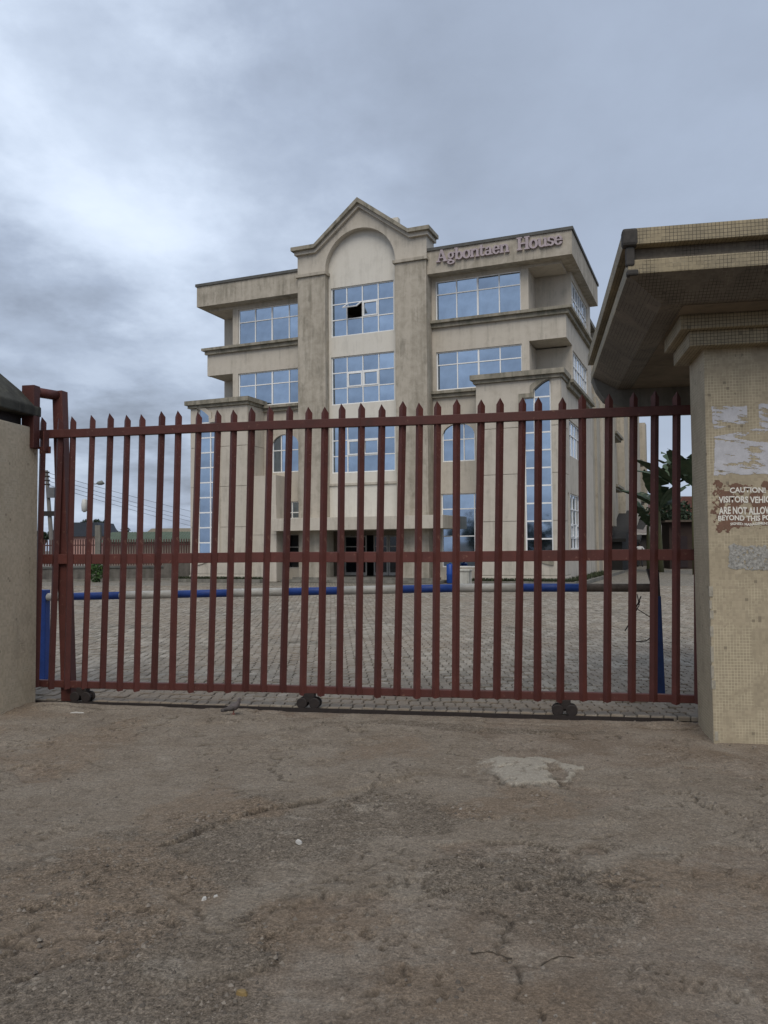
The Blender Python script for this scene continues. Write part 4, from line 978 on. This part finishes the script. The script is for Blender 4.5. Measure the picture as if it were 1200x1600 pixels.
def far_left():
    # green roofed shed
    a = at_depth(165, 850, 75); a.z = 0
    s = thing('shed', 'long low shed with green corrugated roof beyond the boundary fence', 'shed', tuple(a), 0.02)
    o = MB(); o.box(0, 13, 0, 6, 0, 2.35); o.build('wall', simple('shed_wall', (.20, .165, .135), .9, .2, 2), s)
    gm = simple('green_roof', (.075, .10, .062), .7, .25, 1.5, .1); r = MB()
    for i in range(52):
        x = -.4 + i * .265; r.prism([(x, 2.30), (x + .13, 2.36), (x + .265, 2.30)], 0, 0) if False else None
        r.v += [(x, -.5, 2.2), (x + .13, -.5, 2.24), (x + .265, -.5, 2.2), (x + .265, 3, 3.2), (x + .13, 3, 3.24), (x, 3, 3.2)]; b = len(r.v) - 6; r.f += [(b, b + 1, b + 4, b + 5), (b + 1, b + 2, b + 3, b + 4)]
    r.box(-.4, 13.4, 3, 6.5, 2.4, 3.18); r.build('roof', gm, s)
    a = at_depth(112, 850, 95); a.z = 0
    s = thing('house', 'pink walled house with dark slate blue roof beyond the fence', 'house', (a.x - 1.5, a.y, 0), 0)
    o = MB(); o.box(0, 5, 0, 5, 0, 3.2); o.build('wall', simple('pink_wall', (.42, .25, .21), .9, .15, 1), s)
    o = MB(); o.prism([(-.4, 3.1), (5.4, 3.1), (4.6, 4.75), (.4, 4.75)], -.4, 5.4); o.build('roof', simple('slate_blue_roof', (.035, .042, .055), .7, .2, 1), s)
    a = at_depth(192, 850, 110); a.z = 0
    s = thing('house', 'cream roofed bungalow just showing behind the green shed', 'house', (a.x + 3, a.y, 0), 0)
    o = MB(); o.box(0, 9, 0, 6, 0, 3.4); o.build('wall', PLASTER, s); o = MB(); o.prism([(-.4, 3.3), (9.4, 3.3), (8, 4.35), (1, 4.35)], -.4, 6.4); o.build('roof', simple('pale_roof', (.3, .27, .21), .9, .2, 1), s)
    rr = random.Random(9)
    for px, top, Y, wd, lab in ((148, 811, 115, 1.7, 'dark spreading tree rising behind the slate blue roof'), (181, 823, 125, 1.9, 'low dark tree behind the green shed roof'), (68, 829, 100, 1.3, 'small dark tree behind the leaning utility pole')):
        t_ = at_depth(px, top, Y); s = thing('tree', lab, 'tree', (t_.x, Y, 0), 0, 'trees beyond the fence'); h = t_.z
        tr = MB(); tr.tube([(0, 0, 0), (.1, 0, h * .5), (0, 0, h * .8)], [.22, .16, .08], 8)
        for k in range(5):
            a_ = k * 1.26; tr.tube([(.05, 0, h * .5), (math.cos(a_) * wd * .5, math.sin(a_) * wd * .5, h * .8)], [.09, .03], 5)
        tr.build('trunk', BARK, s); mb = MB()
        for k in range(10): leaf_blob(mb, (rr.uniform(-wd, wd) * .75, rr.uniform(-wd, wd) * .7, h * rr.uniform(.72, .93)), wd * .38, h * .085, 150, .16, rr)
        mb.build('crown', LEAFD, s)
    # leaning utility pole, wires
    pt = at_depth(72.5, 735, 60); pb = at_depth(80.5, 845, 60); dirp = (pt - pb); base = pb - dirp * (pb.z / dirp.z)
    u = thing('utility_pole', 'leaning concrete utility pole with insulators beyond the fence', 'utility pole', tuple(base))
    o = MB(); o.tube([(0, 0, 0), tuple(pt - base)], [.19, .12], 10); o.build('pole', simple('pole_concrete', (.17, .16, .15), .9, .2, 2), u)
    o = MB(); tp = pt - base
    for k, z in enumerate((-.15, -.45, -.75, -1.05)): o.tube([tuple(tp + Vector((-.12 - z * .06, -.1, z))), tuple(tp + Vector((.26 - z * .06, -.1, z)))], .05, 8)
    o.build('insulator', IRON, u)
    o = MB(); c = at_depth(81, 770, 60) - base; o.box(c.x - .28, c.x + .28, c.y - .3, c.y - .1, c.z - .38, c.z + .38); o.build('meter_box', simple('box_grey', (.12, .12, .125), .6, .3, 3), u)
    o = MB(); c = at_depth(79, 803, 60) - base; o.box(c.x - .5, c.x + .35, c.y - .25, c.y - .05, c.z - .16, c.z + .2); o.build('cross_arm', IRON, u)
    for k, (z, ex, ey) in enumerate(((-.15, 440, 826), (-.45, 440, 838), (-.75, 440, 844), (-1.05, 440, 851))):
        e_ = at_depth(ex, ey, 150); s_ = pt + Vector((0, 0, z)); pts = []
        for i in range(17):
            f = i / 16; p = s_.lerp(e_, f); p.z -= .9 * 4 * f * (1 - f) * .6; pts.append(tuple(p))
        o = MB().tube(pts, .016, 4)
        tag(o.build('power_cable', IRON), ('topmost', 'second', 'third', 'lowest')[k] + ' of the four power cables running right from the leaning pole', 'cable', 'power cables')
    # street lamp
    lp = at_depth(139.5, 850, 46); lp.z = 0
    s = thing('street_lamp', 'street lamp with curved arm and drooping head beyond the fence', 'street lamp', tuple(lp))
    hz = at_depth(152, 757, 46).z; dx = at_depth(161, 757, 46).x - lp.x
    o = MB(); o.tube([(0, 0, 0), (0, 0, hz - .1)], [.09, .06], 8); o.tube([(0, 0, hz - .1), (.1, 0, hz + .03), (dx * .55, 0, hz + .03)], .025, 8); o.build('pole', simple('lamp_grey', (.12, .13, .13), .6, .2, 3), s)
    o = MB(); o.tube([(dx * .5, 0, hz + .05), (dx * .62, 0, hz + .07), (dx * .9, 0, hz + .10), (dx * 1.1, 0, hz + .04)], [.03, .10, .14, .03], 10, .8); o.build('lamp_head', simple('lamp_shell', (.16, .17, .16), .5, .2, 3), s, True)
    o = MB(); c = at_depth(133, 790, 46) - lp; o.tube([(0, -.02, c.z), (c.x, -.08, c.z)], .03, 6); o.tube([(c.x, -.1, c.z - .38), (c.x, -.1, c.z - .30), (c.x, -.1, c.z), (c.x, -.1, c.z + .32), (c.x, -.1, c.z + .38)], [.05, .15, .18, .14, .04], 12)
    o.build('floodlight', simple('white_plastic', (.55, .55, .52), .5, .1, 3, 0), s, True)
far_left()

# ---- right background: banana plants, sheds, person
def banana(name_label, p, h, n, rr, spread):
    q = thing('banana_plant', name_label, 'banana plant', tuple(p), rr.uniform(0, 6), 'banana plants beside the rear wing')
    s = MB(); s.tube([(0, 0, 0), (.05, 0, h * .3), (.08, 0, h * .58)], [.17, .13, .08], 10); s.build('stem', simple('banana_stem', (.10, .10, .05), .8, .3, 4), q, True)
    lm = leaf_mat('banana_leaf', (.040, .068, .036), (.075, .105, .058))
    for k in range(n):
        a = k * 2.4 + rr.uniform(-.3, .3); el = rr.uniform(.75, 1.42); L = spread * rr.uniform(.8, 1.15); m = MB(); N = 16
        pts = []; z0 = h * .56
        for i in range(N + 1):
            f = i / N; r_ = L * (f * math.cos(el) + .18 * f * f); zz_ = z0 + L * (f * math.sin(el) - .50 * f * f * (1.1 - .45 * el)); pts.append(Vector((math.cos(a) * r_, math.sin(a) * r_, zz_)))
        side = Vector((-math.sin(a), math.cos(a), 0))
        m.tube([tuple(x) for x in pts], [.035 * (1 - .8 * i / N) for i in range(N + 1)], 5)
        ed = [[], []]; fold = rr.uniform(.05, .45)
        for i in range(1, N + 1):
            f = i / N; wd = L * .145 * max(0.0, math.sin(math.pi * min(1, max(0, (f - .10) / .90)))) ** .55
            for k2, sg in enumerate((-1, 1)): ed[k2].append(pts[i] + side * sg * wd * rr.uniform(.85, 1.08) - Vector((0, 0, wd * fold)))
        for k2 in (0, 1):
            for i in range(1, N):
                if rr.random() < .16 and i > 3:        # a tear down to the midrib
                    m.quad(pts[i], pts[i + 1], pts[i + 1].lerp(ed[k2][i], .9)); continue
                m.quad(pts[i], pts[i + 1], ed[k2][i], ed[k2][i - 1])
        m.build('leaf', lm, q)
def right_back():
    rr = random.Random(21)
    g = lambda px, Y: Vector((at_depth(px, 850, Y).x, Y, 0))
    banana('tallest banana plant, its leaves against the sky beside the gate pillar', g(1056, 44), 8.4, 9, rr, 3.2)
    banana('dark leaved banana plant with drooping leaves left of the tallest one', g(1032, 46), 6.2, 9, rr, 2.9)
    banana('lowest banana plant, nearest the rear wing of the building', g(1014, 48), 4.6, 8, rr, 2.4)
    banana('banana plant half hidden behind the right gate pillar', g(1086, 42), 8.0, 9, rr, 3.0)
    p = g(992, 60)
    s = thing('shed', 'low dark shed with pale metal roof edge behind the person', 'shed', tuple(p), -.1)
    o = MB(); o.box(0, 3.4, 0, 3, 0, 2.3); o.build('wall', simple('sooty_boards', (.05, .045, .04), .9, .4, 2), s)
    o = MB(); o.prism([(-.5, 2.35), (-.5, 2.45), (3.2, 3.1), (3.2, 3.0)], -.3, 3.7, 'x'); o.build('roof', simple('zinc_roof', (.22, .19, .17), .6, .4, 2), s)
    o = MB(); o.box(-.32, 3.72, -.56, -.5, 2.30, 2.42); o.build('roof_edge', simple('pale_trim', (.45, .43, .40), .7, .2, 2), s)
    p = g(1046, 52)
    s = thing('kiosk', 'dark brown boarded kiosk at the far end of the yard', 'kiosk', tuple(p), -.15)
    o = MB(); o.box(0, 3.2, 0, 2.5, 0, 3.0); o.build('wall', simple('brown_boards', (.035, .022, .018), .9, .4, 2), s)
    o = MB(); o.box(-.3, 3.5, -.4, 2.8, 3.0, 3.12); o.build('roof', RUST, s)
    o = MB(); o.box(.2, 1.1, -.04, .0, .1, 2.1); o.build('door', simple('dark_door', (.02, .012, .014), .8, .3, 2), s)
    p = g(1010, 80)
    s = thing('house', 'far house with rust red roof behind the banana plants', 'house', tuple(p), 0)
    o = MB(); o.box(0, 9, 0, 6, 0, 4.2); o.build('wall', simple('far_pink_wall', (.34, .24, .20), .9, .2, 1), s)
    o = MB(); o.prism([(-.5, 4.1), (9.5, 4.1), (8, 6.3), (1.5, 6.3)], -.5, 6.5); o.build('roof', simple('rust_red_roof', (.13, .058, .045), .85, .4, 1.2), s)
    rr2 = random.Random(31); p = g(1075, 66); s = thing('tree', 'dense dark tree behind the kiosk and banana plants', 'tree', tuple(p)); tr = MB(); tr.tube([(0, 0, 0), (.2, 0, 3)], [.25, .15], 8); tr.build('trunk', BARK, s)
    mb = MB()
    for k in range(30): leaf_blob(mb, (rr2.uniform(-5.0, 3), rr2.uniform(-1.5, 1.5), rr2.uniform(2.3, 4.6)), 1.1, .8, 160, .18, rr2)
    mb.build('crown', LEAFD, s)
right_back()

def person():
    p = on_ground(1000, 886)
    q = thing('person', 'person in white top and dark trousers standing at the far end of the yard', 'person', (p.x, p.y, 0), R(160))
    me = bpy.data.meshes.new('body')
    V = {'pel': (0, 0, .92), 'wai': (0, .01, 1.08), 'che': (0, .0, 1.30), 'nec': (0, -.02, 1.47), 'hea': (0, -.045, 1.58), 'top': (0, -.04, 1.70),
         'hl': (.10, 0, .88), 'kl': (.14, -.04, .48), 'al': (.15, .02, .09), 'fl': (.17, -.13, .04), 'hr': (-.10, 0, .88), 'kr': (-.13, -.03, .48), 'ar': (-.15, .03, .09), 'fr': (-.17, -.12, .04),
         'sl': (.19, 0, 1.40), 'el': (.33, .05, 1.16), 'wl': (.21, -.08, 1.00), 'pl': (.15, -.12, .98), 'sr': (-.19, 0, 1.40), 'er': (-.33, .05, 1.16), 'wr': (-.21, -.08, 1.00), 'pr': (-.15, -.12, .98)}
    rad = {'pel': .15, 'wai': .135, 'che': .165, 'nec': .058, 'hea': .088, 'top': .075, 'hl': .10, 'kl': .068, 'al': .045, 'fl': .04, 'sl': .065, 'el': .045, 'wl': .033, 'pl': .036}
    E = [('pel', 'wai'), ('wai', 'che'), ('che', 'nec'), ('nec', 'hea'), ('hea', 'top')]
    for s in 'lr': E += [('pel', 'h' + s), ('h' + s, 'k' + s), ('k' + s, 'a' + s), ('a' + s, 'f' + s), ('che', 's' + s), ('s' + s, 'e' + s), ('e' + s, 'w' + s), ('w' + s, 'p' + s)]
    ks = list(V); me.from_pydata([V[k] for k in ks], [(ks.index(a), ks.index(b)) for a, b in E], [])
    o = link('body', me, q); bm = bmesh.new(); bm.from_mesh(me); lay = bm.verts.layers.skin.verify()
    for v, k in zip(bm.verts, ks):
        r = rad.get(k, rad.get(k[:-1] + 'l', .05)); v[lay].radius = (r, r * .8 if k in ('pel', 'wai', 'che') else r); v[lay].use_root = (k == 'pel')
    bm.to_mesh(me); bm.free()
    o.modifiers.new('skin', 'SKIN'); sb = o.modifiers.new('sub', 'SUBSURF'); sb.levels = 2; sb.render_levels = 2
    m, t, pp = new_mat('clothed_figure'); c = t.add('ShaderNodeSeparateXYZ'); t.put(c.inputs[0], coords(t)); z = c.outputs[2]; ax = t.math('ABSOLUTE', c.outputs[0])
    col = t.mix(t.math('GREATER_THAN', z, .12), (.02, .015, .012), (.03, .03, .036))
    col = t.mix(t.math('GREATER_THAN', z, .95), col, (.62, .62, .62)); col = t.mix(t.math('GREATER_THAN', z, 1.455), col, (.06, .035, .024))
    col = t.mix(t.math('MULTIPLY', t.math('GREATER_THAN', ax, .245), t.math('LESS_THAN', z, 1.24)), col, (.06, .035, .024))
    t.put(pp.inputs['Base Color'], col); pp.inputs['Roughness'].default_value = .8; me.materials.append(m)
    h = MB(); h.tube([(0, -.03, 1.60), (0, -.03, 1.66), (0, -.03, 1.71), (0, -.03, 1.735)], [.092, .094, .07, .02], 12); h.build('hair', simple('black_hair', (.008, .007, .007), .7, .2, 30), q, True)
person()

def pigeon():
    p = on_ground(364, 1121.5)
    q = thing('pigeon', 'small grey brown dove standing on the ground in front of the gate', 'bird', (p.x, p.y, ground_z(p.x, p.y) + .001), -.05)
    gm = simple('dove_grey', (.105, .088, .085), .8, .3, 40, .2); wm = simple('dove_wing', (.085, .074, .070), .8, .35, 60, .2)
    o = MB(); o.tube([(-.060, 0, .042), (-.045, 0, .047), (-.015, 0, .058), (.018, 0, .068), (.040, 0, .084), (.050, 0, .104), (.054, 0, .121), (.058, 0, .133), (.064, 0, .137), (.072, 0, .136)],
                     [.010, .022, .033, .034, .027, .018, .015, .0155, .014, .006], 14); o.build('body', gm, q, True)
    o = MB(); o.tube([(-.05, 0, .045), (-.085, 0, .036), (-.112, 0, .030)], [.020, .017, .014], 8, .35); o.build('tail', wm, q, True)
    for s in (-1, 1):
        o = MB(); o.tube([(.022, s * .027, .068), (-.010, s * .031, .062), (-.045, s * .024, .050), (-.080, s * .012, .042)], [.014, .023, .018, .003], 10, .45); o.build('wing', wm, q, True)
        l = MB(); l.tube([(.008, s * .014, .034), (.004, s * .014, .002)], .0035, 6)
        for a in (-.5, 0, .5, 3.14): l.tube([(.004, s * .014, .003), (.004 + .016 * math.cos(a), s * .014 + .016 * math.sin(a), .001)], .0022, 5)
        l.build('leg', simple('pink_leg', (.22, .09, .07), .7, .2, 20), q)
        e_ = MB(); e_.tube([(.064, s * .0115, .138), (.064, s * .0145, .138)], .0022, 8); e_.build('eye', DARK, q)
    b = MB(); b.tube([(.073, 0, .136), (.084, 0, .133)], [.0035, .0008], 8); b.build('beak', IRON, q)
pigeon()

# ---- litter on the forecourt
def litter():
    paper = simple('white_litter', (.46, .44, .40), .8, .15, 30); rr = random.Random(14)
    lst = [((467, 1321), .030, 'crumpled white scrap lying on the bare ground left of centre', paper), ((319, 1407), .020, 'small white stone chip near the lower left of the forecourt', paper),
           ((337, 1403), .014, 'tiny white stone chip beside the slightly larger one', paper), ((120, 1116), .07, 'thin pale strip of litter near the foot of the left pillar', paper),
           ((378, 1547), .030, 'dry yellow brown leaf near the bottom of the forecourt', simple('dry_leaf', (.22, .15, .06), .8, .3, 30)), ((720, 1268), .016, 'pale pebble in the middle of the forecourt', simple('pebble', (.32, .29, .25), .9, .2, 30))]
    for (px, lab_s) in [(l[0], l) for l in lst]:
        s = lab_s[1]; p = on_ground(*px); mb = MB(); n = 7; b = []
        thin = lab_s[0][1] == 1116
        ring_ = [(s * rr.uniform(.7, 1.1) * math.cos(k * 6.283 / n), s * (.12 if thin else .6) * rr.uniform(.7, 1.1) * math.sin(k * 6.283 / n)) for k in range(n)]
        mb.v += [(x, y, -.004) for x, y in ring_] + [(x * .8, y * .8, s * rr.uniform(.12, .4) * (.4 if thin else 1)) for x, y in ring_]
        for k in range(n): mb.f.append((k, (k + 1) % n, n + (k + 1) % n, n + k))
        mb.f.append(tuple(range(n, 2 * n)))
        nm_ = 'leaf' if 'leaf' in lab_s[2] else 'pebble' if ('chip' in lab_s[2] or 'pebble' in lab_s[2]) else 'litter'
        tag(mb.build(nm_, lab_s[3], None, loc=(p.x, p.y, ground_z(p.x, p.y) + .002), rot=(0, 0, 0 if thin else rr.uniform(0, 3))), lab_s[2], nm_)
    for a, b, lab in (((735, 1483), (800, 1490), 'thin dark twig lying on the ground right of centre'), ((846, 1499), (897, 1490), 'reddish brown dry stem lying beside the dark twig')):
        A, Bq = on_ground(*a), on_ground(*b); M_ = (A + Bq) / 2 + Vector((0, .02, 0)); A.z = ground_z(A.x, A.y) + .003; Bq.z = ground_z(Bq.x, Bq.y) + .003; M_.z = ground_z(M_.x, M_.y) + .008
        rt = random.Random(int(A.x * 999)); tp = []
        for i in range(10):
            f = i / 9; w_ = A.lerp(M_, f * 2) if f < .5 else M_.lerp(Bq, f * 2 - 1); tp.append((w_.x, w_.y + rt.uniform(-.006, .006) + .012 * math.sin(f * 3.14), ground_z(w_.x, w_.y) + .001))
        tag(MB().tube(tp, [.0022 + .0012 * math.sin(i * 1.7) for i in range(10)], 6).build('twig', BARK), lab, 'twig')
litter()

# ---- across the road behind the camera: only ever seen mirrored in the lower windows
def across_road():
    rr = random.Random(77); mb = MB()
    for k in range(70):
        x = -45 + 90 * k / 69 + rr.uniform(-1, 1); h = rr.uniform(3.4, 6.2)
        leaf_blob(mb, (x, -24 + rr.uniform(-2, 2), h * .5), 1.7, h * .5, 130, .38, rr)
    tag(stuff(mb.build('roadside_trees', LEAFD)), 'dark roadside trees mirrored in the lower windows of the building', 'trees')
across_road()
